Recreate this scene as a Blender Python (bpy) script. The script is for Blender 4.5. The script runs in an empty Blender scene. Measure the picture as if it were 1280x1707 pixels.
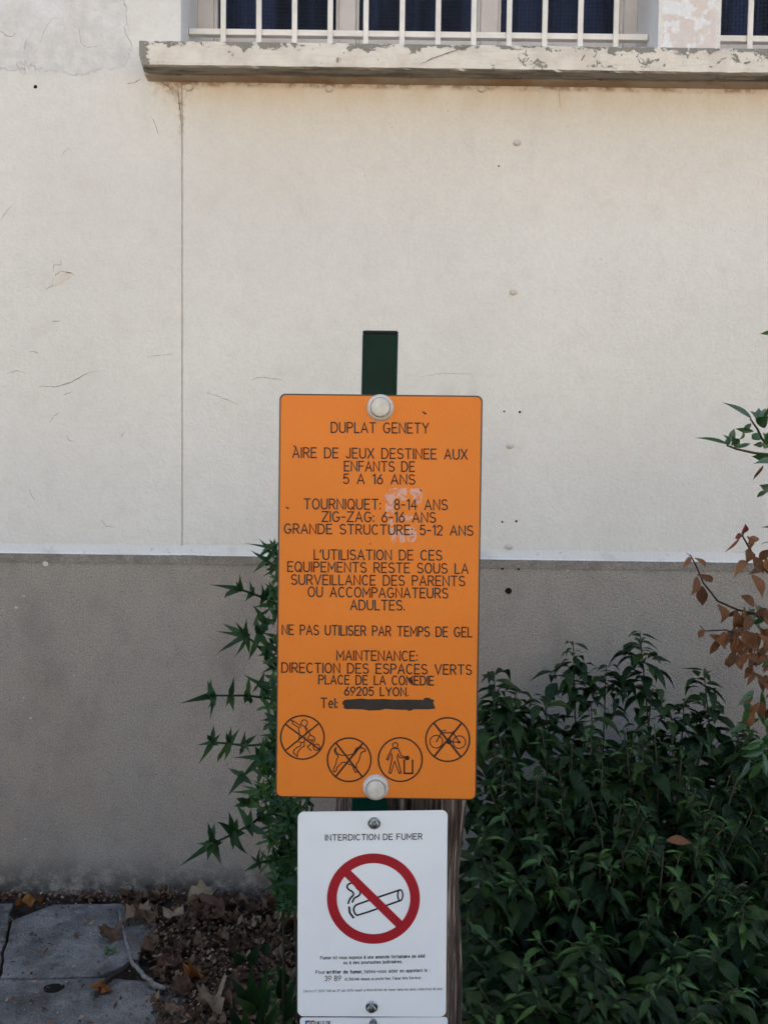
import bpy, bmesh, math, random
from mathutils import Vector, Matrix, noise as mnoise
random.seed(7)
R = math.radians
scene = bpy.context.scene
C = scene.collection

# ------------------------------------------------------------------ camera
F = 1340.0                       # focal length in photo pixels (1280 x 1707)
H = 1.55                         # eye height
PITCH, ROLL = 3.0, 0.75
cam_d = bpy.data.cameras.new('camera')
cam = bpy.data.objects.new('camera', cam_d); C.objects.link(cam)
cam_d.sensor_fit = 'VERTICAL'; cam_d.sensor_height = 36.0
cam_d.lens = 36.0 * F / 1707.0
cam_d.clip_start = 0.02; cam_d.clip_end = 500
MR = Matrix.Rotation(R(90 - PITCH), 3, 'X') @ Matrix.Rotation(R(ROLL), 3, 'Z')
cam.matrix_world = Matrix.Translation((0, 0, H)) @ MR.to_4x4()
scene.camera = cam

# ------------------------------------------------------------------ world, sun, exposure
CANOPY_N, CANOPY_Y1, HEDGE_H = 3200, .8, 1.08
SUN_EL, SUN_AZ = 50.0, 12.0
w = bpy.data.worlds.new('World'); scene.world = w; w.use_nodes = True
wn = w.node_tree
sky = wn.nodes.new('ShaderNodeTexSky'); sky.sky_type = 'NISHITA'; sky.sun_disc = False
sky.sun_elevation = R(SUN_EL); sky.sun_rotation = R(SUN_AZ)
sky.air_density = 1.0; sky.dust_density = 3.0; sky.ozone_density = 1.0
bg = wn.nodes['Background']; bg.inputs['Strength'].default_value = 0.12
wn.links.new(sky.outputs[0], bg.inputs[0])
sd = bpy.data.lights.new('sun', 'SUN'); sd.energy = 4.0; sd.angle = R(0.5); sd.color = (1.0, 0.95, 0.87)
sun = bpy.data.objects.new('sun', sd); C.objects.link(sun)
svec = Vector((math.sin(R(SUN_AZ)) * math.cos(R(SUN_EL)), math.cos(R(SUN_AZ)) * math.cos(R(SUN_EL)), math.sin(R(SUN_EL))))
sun.rotation_euler = svec.to_track_quat('Z', 'Y').to_euler(); sun.location = (0, 5, 12)
vs = scene.view_settings
vs.view_transform = 'Standard'; vs.look = 'None'; vs.gamma = 1.0; vs.exposure = 2.44

# ------------------------------------------------------------------ pixel -> world helpers
def ray(px, py):
    return MR @ Vector(((px - 640.0) / F, -(py - 853.5) / F, -1.0))
def P(px, py, surf, lift=0.0):
    """Point of the photo on the surface y = surf(x, z) (or a plain depth), lifted towards the viewer."""
    d = ray(px, py)
    if not callable(surf):
        t = surf / d.y
        return Vector((d.x * t, surf - lift, H + d.z * t))
    y = surf(0, H)
    for _ in range(6):
        t = y / d.y
        x, z = d.x * t, H + d.z * t
        y = surf(x, z)
    return Vector((x, y - lift, z))
def G(px, py, z=0.0):
    d = ray(px, py); t = (z - H) / d.z
    return Vector((d.x * t, d.y * t, z))

# ------------------------------------------------------------------ scene helpers
def link(name, me, mat, parent=None, loc=None):
    o = bpy.data.objects.new(name, me); C.objects.link(o)
    for m in (mat if isinstance(mat, (list, tuple)) else [mat]): me.materials.append(m)
    if parent is not None: o.parent = parent
    if loc is not None: o.location = loc
    return o
def wpos(o):
    v = Vector(o.location)
    while o.parent: o = o.parent; v += Vector(o.location)
    return v
def build(name, bm, mat, parent=None, smooth=False, origin=None):
    """bm holds world coordinates; the object gets its own origin."""
    off = Vector(origin) if origin is not None else (wpos(parent) if parent is not None else Vector((0, 0, 0)))
    bmesh.ops.translate(bm, verts=bm.verts, vec=-off)
    me = bpy.data.meshes.new(name); bm.to_mesh(me); bm.free()
    if smooth:
        for p in me.polygons: p.use_smooth = True
    o = link(name, me, mat, parent)
    o.location = off - (wpos(parent) if parent is not None else Vector((0, 0, 0)))
    return o
def thing(name, label, cat, loc=(0, 0, 0), group=None):
    o = bpy.data.objects.new(name, None); C.objects.link(o); o.location = loc
    o.empty_display_size = 0.1
    return tag(o, label, cat, group)
def tag(o, label, cat, group=None, kind=None):
    if label: o['label'] = label
    if cat: o['category'] = cat
    if group: o['group'] = group
    if kind: o['kind'] = kind
    return o
def struct(o):
    o['kind'] = 'structure'; return o
def box(bm, x0, x1, y0, y1, z0, z1):
    vs_ = [bm.verts.new(p) for p in ((x0,y0,z0),(x1,y0,z0),(x1,y1,z0),(x0,y1,z0),(x0,y0,z1),(x1,y0,z1),(x1,y1,z1),(x0,y1,z1))]
    for f in ((3,2,1,0),(4,5,6,7),(0,1,5,4),(1,2,6,5),(2,3,7,6),(3,0,4,7)):
        bm.faces.new([vs_[i] for i in f])
    return vs_
def bevel(bm, w_, seg=2, edges=None):
    bmesh.ops.bevel(bm, geom=list(edges or bm.edges), offset=w_, segments=seg, profile=0.5, affect='EDGES', clamp_overlap=True)
def tube(bm, pts, rad, n=8, cap=True):
    rings = []
    prev = None
    for i, p in enumerate(pts):
        a = pts[max(i-1, 0)]; b = pts[min(i+1, len(pts)-1)]
        t = (Vector(b) - Vector(a)).normalized()
        up = prev if prev is not None else (Vector((0, 1, 0)) if abs(t.y) < .9 else Vector((1, 0, 0)))
        s = t.cross(up).normalized(); u = s.cross(t).normalized(); prev = u
        r = rad[i] if isinstance(rad, (list, tuple)) else rad
        rings.append([bm.verts.new(Vector(p) + (s * math.cos(k*2*math.pi/n) + u * math.sin(k*2*math.pi/n)) * r) for k in range(n)])
    for a, b in zip(rings, rings[1:]):
        for k in range(n):
            bm.faces.new((a[k], a[(k+1) % n], b[(k+1) % n], b[k]))
    if cap:
        bm.faces.new(rings[0][::-1]); bm.faces.new(rings[-1])
def lathe(bm, prof, c, n=40):
    """profile of (radius, height towards the viewer = -y) about a centre"""
    rings = []
    for r, h in prof:
        if r < 1e-6: rings.append([bm.verts.new((c[0], c[1]-h, c[2]))])
        else: rings.append([bm.verts.new((c[0] + r*math.cos(2*math.pi*k/n), c[1]-h, c[2] + r*math.sin(2*math.pi*k/n))) for k in range(n)])
    for a, b in zip(rings, rings[1:]):
        for k in range(n):
            k2 = (k+1) % n
            if len(a) == 1: bm.faces.new((a[0], b[k2], b[k]))
            elif len(b) == 1: bm.faces.new((a[k], a[k2], b[0]))
            else: bm.faces.new((a[k], a[k2], b[k2], b[k]))
def rounded(corners, r, n=7):
    """rounded polygon from 4 px corners (clockwise)"""
    out = []
    m = len(corners)
    for i in range(m):
        p = Vector(corners[i]); a = Vector(corners[i-1]); b = Vector(corners[(i+1) % m])
        da = (a-p).normalized(); db = (b-p).normalized()
        c = p + (da+db)*r
        s = p + da*r; e = p + db*r
        for k in range(n+1):
            t = k/n
            v = (s-c)*math.cos(t*math.pi/2) + (e-c)*math.sin(t*math.pi/2)
            out.append(tuple(c+v))
    return out
def slab(bm, pts_px, surf, lift_front, lift_back, bev=0.0):
    """plate whose outline is given in px; front at lift_front"""
    f = [P(x, y, surf, lift_front) for x, y in pts_px]
    b = [P(x, y, surf) - Vector((0, lift_back, 0)) + (f[i] - P(x, y, surf, lift_front)) for i, (x, y) in enumerate(pts_px)]
    fv = [bm.verts.new(p) for p in f]; bv = [bm.verts.new(p) for p in b]
    ff = bm.faces.new(fv); bm.faces.new(bv[::-1])
    n = len(fv)
    for i in range(n):
        bm.faces.new((fv[i], bv[i], bv[(i+1) % n], fv[(i+1) % n]))
    bmesh.ops.recalc_face_normals(bm, faces=bm.faces)
    if bev: bmesh.ops.bevel(bm, geom=[e for e in ff.edges], offset=bev, segments=2, profile=.5, affect='EDGES')
    return ff
def ribbon(bm, pts, wd, surf, lift, closed=False):
    """flat stroke in px space laid on a surface"""
    pts = [Vector(p) for p in pts]
    q = [pts[0]]
    for p in pts[1:]:
        if (p - q[-1]).length > 1e-3: q.append(p)
    if closed and (q[0]-q[-1]).length < 1e-3: q.pop()
    pts = q; n = len(pts)
    if n < 2: return
    L, Rr = [], []
    for i in range(n):
        if closed: a, b = pts[i-1], pts[(i+1) % n]
        else: a, b = pts[max(i-1, 0)], pts[min(i+1, n-1)]
        d1 = (pts[i]-a).normalized() if (pts[i]-a).length > 0 else (b-pts[i]).normalized()
        d2 = (b-pts[i]).normalized() if (b-pts[i]).length > 0 else d1
        t = (d1+d2)
        t = t.normalized() if t.length > 1e-4 else d1
        nrm = Vector((-t.y, t.x)); c = max(0.45, nrm.dot(Vector((-d1.y, d1.x))))
        p = pts[i]
        if not closed and i == 0: p = p - d2*wd*.35
        if not closed and i == n-1: p = p + d1*wd*.35
        L.append(p + nrm*wd/2/c); Rr.append(p - nrm*wd/2/c)
    lv = [bm.verts.new(P(p.x, p.y, surf, lift)) for p in L]; rv = [bm.verts.new(P(p.x, p.y, surf, lift)) for p in Rr]
    for i in range(n if closed else n-1):
        j = (i+1) % n
        f = bm.faces.new((lv[i], lv[j], rv[j], rv[i]))
    return
def flip_to_view(bm):
    bm.normal_update()
    for f in bm.faces:
        if f.normal.y > 0: f.normal_flip()
def circ(cx, cy, rx, ry=None, n=48, a0=0, a1=360):
    ry = ry or rx
    m = n if a1-a0 >= 360 else n+1
    return [(cx + rx*math.cos(R(a0+(a1-a0)*k/n)), cy + ry*math.sin(R(a0+(a1-a0)*k/n))) for k in range(m)]

# ------------------------------------------------------------------ node material helpers
class NT:
    def __init__(s, name):
        s.m = bpy.data.materials.new(name); s.m.use_nodes = True
        s.t = s.m.node_tree; s.b = s.t.nodes['Principled BSDF']
        s.tc = s.t.nodes.new('ShaderNodeTexCoord')
    def L(s, a, b): s.t.links.new(a, b)
    def _in(s, sock, v):
        if isinstance(v, bpy.types.NodeSocket): s.L(v, sock)
        elif isinstance(v, (tuple, list)) and len(v) == 3 and sock.type == 'RGBA': sock.default_value = (*v, 1)
        else: sock.default_value = v
    @property
    def obj(s): return s.tc.outputs['Object']
    def mapping(s, v, sc=(1,1,1), rot=(0,0,0), loc=(0,0,0)):
        n = s.t.nodes.new('ShaderNodeMapping'); s.L(v, n.inputs[0])
        n.inputs['Scale'].default_value = sc; n.inputs['Rotation'].default_value = rot; n.inputs['Location'].default_value = loc
        return n.outputs[0]
    def noise(s, scale, detail=4, rough=.55, vec=None, dist=0):
        n = s.t.nodes.new('ShaderNodeTexNoise'); s.L(vec or s.obj, n.inputs['Vector'])
        n.inputs['Scale'].default_value = scale; n.inputs['Detail'].default_value = detail
        n.inputs['Roughness'].default_value = rough; n.inputs['Distortion'].default_value = dist
        return n.outputs[0]
    def voro(s, scale, feat='F1', vec=None, out='Distance'):
        n = s.t.nodes.new('ShaderNodeTexVoronoi'); n.feature = feat; s.L(vec or s.obj, n.inputs['Vector'])
        n.inputs['Scale'].default_value = scale
        return n.outputs[out]
    def math(s, op, a, b=0.0, clamp=False):
        n = s.t.nodes.new('ShaderNodeMath'); n.operation = op; n.use_clamp = clamp
        s._in(n.inputs[0], a); s._in(n.inputs[1], b); return n.outputs[0]
    def rng(s, v, a, b, c=0.0, d=1.0, smooth=True):
        n = s.t.nodes.new('ShaderNodeMapRange'); n.interpolation_type = 'SMOOTHSTEP' if smooth else 'LINEAR'
        s._in(n.inputs['Value'], v)
        for k, q in zip(('From Min','From Max','To Min','To Max'), (a,b,c,d)): n.inputs[k].default_value = q
        return n.outputs[0]
    def mix(s, f, a, b, mode='MIX'):
        n = s.t.nodes.new('ShaderNodeMix'); n.data_type = 'RGBA'; n.blend_type = mode
        s._in(n.inputs[0], f); s._in(n.inputs[6], a); s._in(n.inputs[7], b); return n.outputs[2]
    def xyz(s):
        n = s.t.nodes.new('ShaderNodeSeparateXYZ'); s.L(s.obj, n.inputs[0]); return n.outputs
    def island(s):
        n = s.t.nodes.new('ShaderNodeNewGeometry'); return n.outputs['Random Per Island']
    def objrand(s):
        n = s.t.nodes.new('ShaderNodeObjectInfo'); return n.outputs['Random']
    def ramp(s, f, stops):
        n = s.t.nodes.new('ShaderNodeValToRGB'); s._in(n.inputs[0], f)
        e = n.color_ramp.elements
        while len(e) < len(stops): e.new(.5)
        for k, (p, c) in enumerate(stops): e[k].position = p; e[k].color = (*c, 1)
        return n.outputs[0]
    def bump(s, h, dist=.001, strength=1.0, prev=None):
        n = s.t.nodes.new('ShaderNodeBump'); s._in(n.inputs['Height'], h)
        n.inputs['Distance'].default_value = dist; n.inputs['Strength'].default_value = strength
        if prev is not None: s.L(prev, n.inputs['Normal'])
        return n.outputs[0]
    def out(s, col, rough=.6, bump=None, spec=.5, metal=0.0):
        s._in(s.b.inputs['Base Color'], col); s._in(s.b.inputs['Roughness'], rough)
        s._in(s.b.inputs['Specular IOR Level'], spec); s._in(s.b.inputs['Metallic'], metal)
        if bump is not None: s.L(bump, s.b.inputs['Normal'])
        return s.m

D = G(220, 1489).y + 0.012        # wall face; the plinth stands 25 mm proud of it
def zw(py, px=640, dep=None): return P(px, py, dep or D).z
Z_SILL_B = zw(141)                # underside of the sill where it meets the wall
X_JOINT = P(304, 400, D).x
Z_PL = zw(931, 640, D - .013)     # front top edge of the plinth
BASE = Vector((0, D, 0))          # the building's origin: object coords x, y (depth), z
SILL_T = P(640, 72, D - .107).z
WX0, WX1 = P(302, 60, D).x, P(1096, 64, D).x
W2X0 = P(1200, 66, D).x

# ------------------------------------------------------------------ materials
def mat_wall():
    n = NT('wall_render'); x, y, z = n.xyz()
    big = n.noise(1.1, 5, .6); mid = n.noise(7, 5, .6); fine = n.noise(190, 3, .6); fine2 = n.noise(75, 4, .65)
    col = n.mix(n.rng(big, .3, .7), (.61, .59, .555), (.67, .65, .61))
    col = n.mix(n.math('MULTIPLY', n.rng(mid, .52, .75), .35), col, (.54, .50, .455))
    # grey skim where paint has come off, upper left of the window
    e = n.noise(6.5, 6, .62, dist=.6)
    za = n.rng(z, zw(170) , zw(95))
    xa = n.rng(x, P(215, 100, D).x + .06, P(215, 100, D).x - .06)
    za2 = n.rng(z, zw(40), zw(-60))
    reg = n.math('MULTIPLY', n.math('MULTIPLY', za, xa), n.math('SUBTRACT', 1.0, n.math('MULTIPLY', za2, .55)))
    pm = n.rng(n.math('ADD', reg, n.math('MULTIPLY', n.math('SUBTRACT', e, .5), 1.9)), .60, .66)
    pm = n.math('MULTIPLY', pm, n.rng(reg, .05, .3))
    gcol = n.mix(n.rng(n.noise(22, 5, .7), .35, .68), (.62, .60, .58), (.43, .42, .41))
    gcol = n.mix(n.rng(n.noise(4, 3), .5, .7), gcol, (.66, .67, .70))
    col = n.mix(n.math('MULTIPLY', pm, .5), col, gcol)
    # white patch repairs on the pier between the windows
    pr = n.math('MULTIPLY', n.math('MULTIPLY', n.rng(x, WX1 + .01, WX1 + .02), n.rng(x, W2X0 - .0, W2X0 - .03)), n.rng(z, SILL_T, SILL_T + .05))
    pq = n.rng(n.noise(11, 5, .6), .50, .54)
    col = n.mix(n.math('MULTIPLY', pr, .8), col, n.mix(pq, (.60, .52, .47), (.70, .70, .70)))
    # rust-brown dirt washed out below the sill
    st = n.noise(5, 6, .7, vec=n.mapping(n.obj, (1.6, 1, .5)))
    under = n.rng(z, zw(205), zw(138)); below = n.rng(z, Z_SILL_B + .05, Z_SILL_B + .02)
    inx = n.rng(x, P(255, 140, D).x, P(300, 140, D).x)
    sm = n.math('MULTIPLY', n.math('MULTIPLY', under, below), n.math('MULTIPLY', inx, n.rng(st, .36, .62, .18, .8)))
    col = n.mix(n.math('MULTIPLY', sm, .62), col, (.50, .33, .19))
    wash = n.math('MULTIPLY', n.math('MULTIPLY', n.rng(z, zw(420), zw(150)), below), n.rng(x, X_JOINT - .05, X_JOINT + .3))
    col = n.mix(n.math('MULTIPLY', wash, .28), col, (.66, .56, .45))
    # tight brown line hugging the sill and running down the joint
    tl = n.math('MULTIPLY', n.rng(z, Z_SILL_B - .022, Z_SILL_B - .004), n.math('MULTIPLY', below, n.rng(n.noise(14, 5, .7), .42, .6)))
    col = n.mix(n.math('MULTIPLY', n.math('MULTIPLY', tl, inx), .9), col, (.24, .13, .065))
    jl = n.math('MULTIPLY', n.rng(n.math('ABSOLUTE', n.math('SUBTRACT', x, X_JOINT - .002)), .020, .004), n.math('MULTIPLY', n.rng(z, zw(260), zw(160)), n.rng(n.noise(30, 5, .7), .48, .62)))
    col = n.mix(n.math('MULTIPLY', n.math('MULTIPLY', jl, below), .95), col, (.28, .17, .10))
    cn = n.math('MULTIPLY', n.math('MULTIPLY', n.rng(n.math('ABSOLUTE', n.math('SUBTRACT', x, X_JOINT - .03)), .11, .0), n.rng(z, zw(185), zw(140))), n.math('MULTIPLY', below, n.rng(n.noise(26, 6, .7, dist=.6), .40, .60)))
    col = n.mix(n.math('MULTIPLY', cn, .9), col, (.27, .15, .08))
    # scattered pinholes and specks
    v = n.voro(24); sp = n.math('MULTIPLY', n.rng(v, .05, .035), n.rng(n.noise(3.1, 2), .55, .62))
    col = n.mix(n.math('MULTIPLY', sp, .75), col, (.16, .12, .10))
    # big streaky grime
    gr = n.noise(2.3, 5, .65, vec=n.mapping(n.obj, (2.2, 1, .45), loc=(3, 0, 1)))
    col = n.mix(n.math('MULTIPLY', n.rng(gr, .56, .76), .35), col, (.47, .44, .42))
    blot = n.noise(24, 3, .6)
    col = n.mix(n.math('MULTIPLY', n.rng(n.math('ADD', n.math('MULTIPLY', blot, .4), n.math('MULTIPLY', fine2, .6)), .38, .66), .20), col, (.44, .41, .385))
    h = n.math('ADD', n.math('MULTIPLY', fine2, .8), n.math('MULTIPLY', fine, .35))
    h = n.math('SUBTRACT', h, n.math('MULTIPLY', pm, .9))
    b = n.bump(h, .0045, 1.0)
    b = n.bump(n.noise(9, 4, .6), .006, .6, b)
    return n.out(col, .85, b, .25)
def mat_plinth():
    n = NT('plinth_roughcast'); x, y, z = n.xyz()
    big = n.noise(1.6, 5, .6); mid = n.noise(9, 5, .65); fine = n.noise(170, 3, .7); gr = n.noise(420, 2, .5)
    col = n.mix(n.rng(big, .32, .68), (.455, .41, .352), (.435, .37, .305))
    col = n.mix(n.rng(n.noise(.9, 4, .6, vec=n.mapping(n.obj, loc=(4, 2, 1))), .42, .62), col, (.47, .37, .285))
    col = n.mix(n.math('MULTIPLY', n.rng(mid, .45, .75), .4), col, (.28, .25, .22))
    col = n.mix(n.math('MULTIPLY', n.rng(fine, .34, .66), .62), col, (.21, .19, .17))
    v = n.voro(150); col = n.mix(n.math('MULTIPLY', n.rng(v, .20, .12), n.rng(n.noise(60, 2), .57, .63)), col, (.58, .56, .53))
    v3 = n.voro(120, vec=n.mapping(n.obj, loc=(.31, .2, .7))); col = n.mix(n.math('MULTIPLY', n.rng(v3, .22, .12), n.rng(n.noise(45, 2), .56, .62)), col, (.05, .046, .043))
    v2 = n.voro(9); col = n.mix(n.math('MULTIPLY', n.rng(v2, .055, .04), n.rng(n.noise(2.2, 2), .5, .55)), col, (.62, .60, .56))
    # dark lip and faint line under the painted edge; foot darkens in patches towards the ground
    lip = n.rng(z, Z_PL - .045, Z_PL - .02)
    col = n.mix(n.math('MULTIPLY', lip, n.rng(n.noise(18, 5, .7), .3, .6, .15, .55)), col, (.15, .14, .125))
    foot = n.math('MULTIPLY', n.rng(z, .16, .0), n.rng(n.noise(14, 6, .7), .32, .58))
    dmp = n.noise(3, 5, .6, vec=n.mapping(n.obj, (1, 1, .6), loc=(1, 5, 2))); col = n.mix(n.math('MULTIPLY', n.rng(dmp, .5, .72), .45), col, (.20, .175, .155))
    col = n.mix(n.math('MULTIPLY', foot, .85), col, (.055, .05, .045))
    h = n.math('ADD', fine, n.math('MULTIPLY', n.noise(85, 3, .6), .9))
    b = n.bump(h, .008, 1.0)
    b = n.bump(mid, .004, .4, b)
    return n.out(col, .92, b, .2)
def mat_band():
    n = NT('white_band_paint')
    e = n.noise(45, 5, .7)
    col = n.mix(n.rng(n.noise(7, 4), .55, .75), (.60, .59, .575), (.50, .485, .47))
    col = n.mix(n.math('MULTIPLY', n.rng(e, .60, .66), .6), col, (.30, .29, .28))
    return n.out(col, .7, n.bump(n.noise(60, 4), .003, .6), .3)
def mat_sill():
    n = NT('sill_flaking_paint'); x, y, z = n.xyz()
    zt = SILL_T; 
    a = n.noise(17, 7, .68, vec=n.mapping(n.obj, (1, 1, 1.5)), dist=.4); a2 = n.noise(2.4, 3, .5)
    edge = n.math('MAXIMUM', n.rng(z, zt - .030, zt - .006), n.math('MULTIPLY', n.rng(z, zt - .085, zt - .105), .75))
    left = n.rng(x, P(240, 90, D - .107).x + .03, P(240, 90, D - .107).x - .0)
    edge = n.math('MAXIMUM', edge, n.math('MULTIPLY', left, 1.3))
    s_ = n.math('ADD', a, n.math('ADD', n.math('MULTIPLY', edge, .115), n.math('MULTIPLY', n.math('SUBTRACT', a2, .5), .22)))
    m = n.rng(s_, .612, .624)
    c_ = n.noise(33, 6, .65, dist=.3); m = n.math('MAXIMUM', m, n.math('MULTIPLY', n.rng(n.math('ADD', c_, n.math('MULTIPLY', n.math('SUBTRACT', n.noise(3.5, 2), .5), .5)), .655, .67), .9))
    paint = n.mix(n.rng(n.noise(11, 5, .6), .4, .7), (.65, .61, .54), (.55, .50, .44))
    paint = n.mix(n.math('MULTIPLY', n.rng(n.noise(50, 4, .7, vec=n.mapping(n.obj, (.3, 1, 2))), .45, .7), .3), paint, (.44, .38, .33))
    conc = n.mix(n.noise(60, 4), (.17, .165, .14), (.27, .26, .225))
    col = n.mix(m, paint, conc)
    # the underside: darker grey strip in front, brown wash by the wall
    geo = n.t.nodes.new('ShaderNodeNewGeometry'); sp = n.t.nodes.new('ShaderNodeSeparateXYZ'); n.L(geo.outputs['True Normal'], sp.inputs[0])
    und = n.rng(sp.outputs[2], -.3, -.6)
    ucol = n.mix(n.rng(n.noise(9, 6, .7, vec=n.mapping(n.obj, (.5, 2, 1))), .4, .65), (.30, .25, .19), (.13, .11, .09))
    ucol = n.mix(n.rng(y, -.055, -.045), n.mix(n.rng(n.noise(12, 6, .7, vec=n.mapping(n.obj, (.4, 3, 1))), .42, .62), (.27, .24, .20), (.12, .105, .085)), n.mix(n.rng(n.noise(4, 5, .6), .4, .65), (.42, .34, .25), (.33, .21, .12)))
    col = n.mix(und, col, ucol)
    b = n.bump(n.math('SUBTRACT', n.noise(70, 4, .6), n.math('MULTIPLY', m, 1.6)), .0022, .9)
    return n.out(col, .85, b, .25)
def plain(name, col, rough=.5, spec=.5, metal=0, var=.12, scale=14, bump=0, bs=90):
    n = NT(name); f = n.noise(scale, 5, .6)
    c = n.mix(n.rng(f, .35, .7), col, tuple(k * (1 - var) for k in col))
    b = n.bump(n.noise(bs, 3), bump, .6) if bump else None
    return n.out(c, rough, b, spec, metal)
def mat_glass():
    n = NT('patterned_window_glass'); x, y, z = n.xyz()
    sx = n.math('ABSOLUTE', n.math('SINE', n.math('MULTIPLY', x, 210.0))); sz = n.math('ABSOLUTE', n.math('SINE', n.math('MULTIPLY', z, 210.0)))
    cell = n.math('MULTIPLY', n.math('POWER', sx, .5), n.math('POWER', sz, .5))
    fold = n.noise(1.0, 3, .6, vec=n.mapping(n.obj, (11, 1, .6)))
    col = n.mix(n.rng(fold, .38, .62), (.006, .008, .014), (.018, .026, .058))
    col = n.mix(n.rng(cell, .4, .2), col, (.010, .012, .018))
    return n.out(col, .25, n.bump(cell, .003, .8), .12)
def mat_orange():
    n = NT('orange_laminate')
    f = n.noise(5, 5, .6); sc = n.noise(30, 6, .75, vec=n.mapping(n.obj, (1, 1, .25), rot=(0, R(50), 0)))
    col = n.mix(n.rng(f, .3, .7), (.65, .19, .026), (.61, .175, .022))
    col = n.mix(n.math('MULTIPLY', n.rng(sc, .6, .8), .35), col, (.50, .15, .025))
    gr = n.noise(3.5, 6, .7, vec=n.mapping(n.obj, (1.6, 1, .7)))
    col = n.mix(n.math('MULTIPLY', n.rng(gr, .5, .75), .30), col, (.58, .21, .05))
    col = n.mix(n.math('MULTIPLY', n.rng(n.noise(160, 3, .7), .5, .75), .16), col, (.42, .12, .02))
    sp = n.math('MULTIPLY', n.rng(n.voro(38), .06, .04), n.rng(n.noise(9, 2), .6, .64))
    col = n.mix(sp, col, (.12, .04, .02))
    return n.out(col, .5, n.bump(n.noise(900, 2), .00012, .5), .18)
def mat_residue():
    n = NT('torn_sticker_residue')
    a = n.noise(85, 6, .7, dist=.5); m = n.rng(a, .43, .50)
    n.out(n.mix(n.noise(300, 2), (.76, .54, .48), (.66, .40, .33)), .8, None, .2)
    tr = n.t.nodes.new('ShaderNodeBsdfTransparent'); mx = n.t.nodes.new('ShaderNodeMixShader')
    n.L(n.math('MULTIPLY', m, .62), mx.inputs[0]); n.L(tr.outputs[0], mx.inputs[1]); n.L(n.b.outputs[0], mx.inputs[2])
    n.L(mx.outputs[0], n.t.nodes['Material Output'].inputs[0])
    return n.m
def mat_wood():
    n = NT('weathered_wood')
    v = n.mapping(n.obj, (1, 1, .045))
    a = n.noise(120, 6, .7, vec=v, dist=.5); b_ = n.noise(34, 5, .6, vec=n.mapping(n.obj, (1, 1, .10)))
    col = n.ramp(a, [(.38, (.016, .011, .008)), (.48, (.055, .036, .026)), (.56, (.12, .082, .060)), (.63, (.44, .34, .26))])
    col = n.mix(n.rng(b_, .5, .7), col, n.mix(a, (.04, .028, .021), (.17, .115, .082)))
    return n.out(col, .85, n.bump(n.math('ADD', a, b_), .006, .9), .2)
def mat_leaf(name, c1, c2, c3, rough=.42, spec=.45, tr=.0):
    n = NT(name); r = n.island()
    col = n.ramp(r, [(0, c1), (.5, c2), (1, c3)])
    col = n.mix(n.math('MULTIPLY', n.rng(n.noise(60, 4, .6), .4, .75), .4), col, tuple(k*.6 for k in c1))
    n.out(col, rough, n.bump(n.noise(140, 3), .0015, .5), spec)
    if tr:
        t = n.t.nodes.new('ShaderNodeBsdfTranslucent'); n.L(col, t.inputs[0])
        mx = n.t.nodes.new('ShaderNodeMixShader'); mx.inputs[0].default_value = tr
        n.L(n.b.outputs[0], mx.inputs[1]); n.L(t.outputs[0], mx.inputs[2]); n.L(mx.outputs[0], n.t.nodes['Material Output'].inputs[0])
    return n.m
def mat_dead(name, stops):
    n = NT(name); r = n.objrand()
    col = n.ramp(r, stops)
    col = n.mix(n.math('MULTIPLY', n.rng(n.noise(38, 5, .7), .4, .7), .6), col, (.05, .03, .02))
    return n.out(col, .8, n.bump(n.noise(90, 4), .002, .8), .2)
def mat_soil():
    n = NT('dark_soil')
    a = n.noise(55, 6, .7); b_ = n.noise(6, 5, .6)
    col = n.mix(n.rng(a, .35, .7), (.022, .015, .011), (.075, .052, .038))
    col = n.mix(n.math('MULTIPLY', n.rng(b_, .45, .7), .5), col, (.055, .036, .026))
    return n.out(col, .95, n.bump(a, .02, 1.0), .15)
def mat_slab():
    n = NT('worn_concrete_paving'); x, y, z = n.xyz()
    a = n.noise(7, 6, .65); f = n.noise(130, 3, .6)
    col = n.mix(n.rng(a, .35, .65), (.14, .132, .122), (.25, .237, .22))
    col = n.mix(n.math('MULTIPLY', n.rng(f, .4, .7), .4), col, (.09, .088, .086))
    v = n.voro(60); col = n.mix(n.math('MULTIPLY', n.rng(v, .12, .08), n.rng(n.noise(20, 2), .56, .62)), col, (.42, .42, .42))
    d = n.noise(3.2, 6, .7); col = n.mix(n.math('MULTIPLY', n.rng(d, .50, .66), .7), col, (.055, .05, .045))
    e_ = n.noise(26, 6, .75); col = n.mix(n.math('MULTIPLY', n.rng(e_, .5, .68), .5), col, (.07, .064, .058))
    vc = n.voro(2.3, 'DISTANCE_TO_EDGE', vec=n.mapping(n.obj, (1, 1, 1), loc=(.2, .4, 0)))
    h = n.math('ADD', f, n.math('MULTIPLY', n.noise(22, 5, .6), 1.2))
    return n.out(col, .9, n.bump(h, .012, 1.0), .15)
def mat_plaza():
    n = NT('pale_gravel_ground')
    return n.out(n.mix(n.rng(n.noise(3, 6, .7), .3, .7), (.40, .34, .27), (.48, .42, .34)), .95, None, .1)

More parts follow.
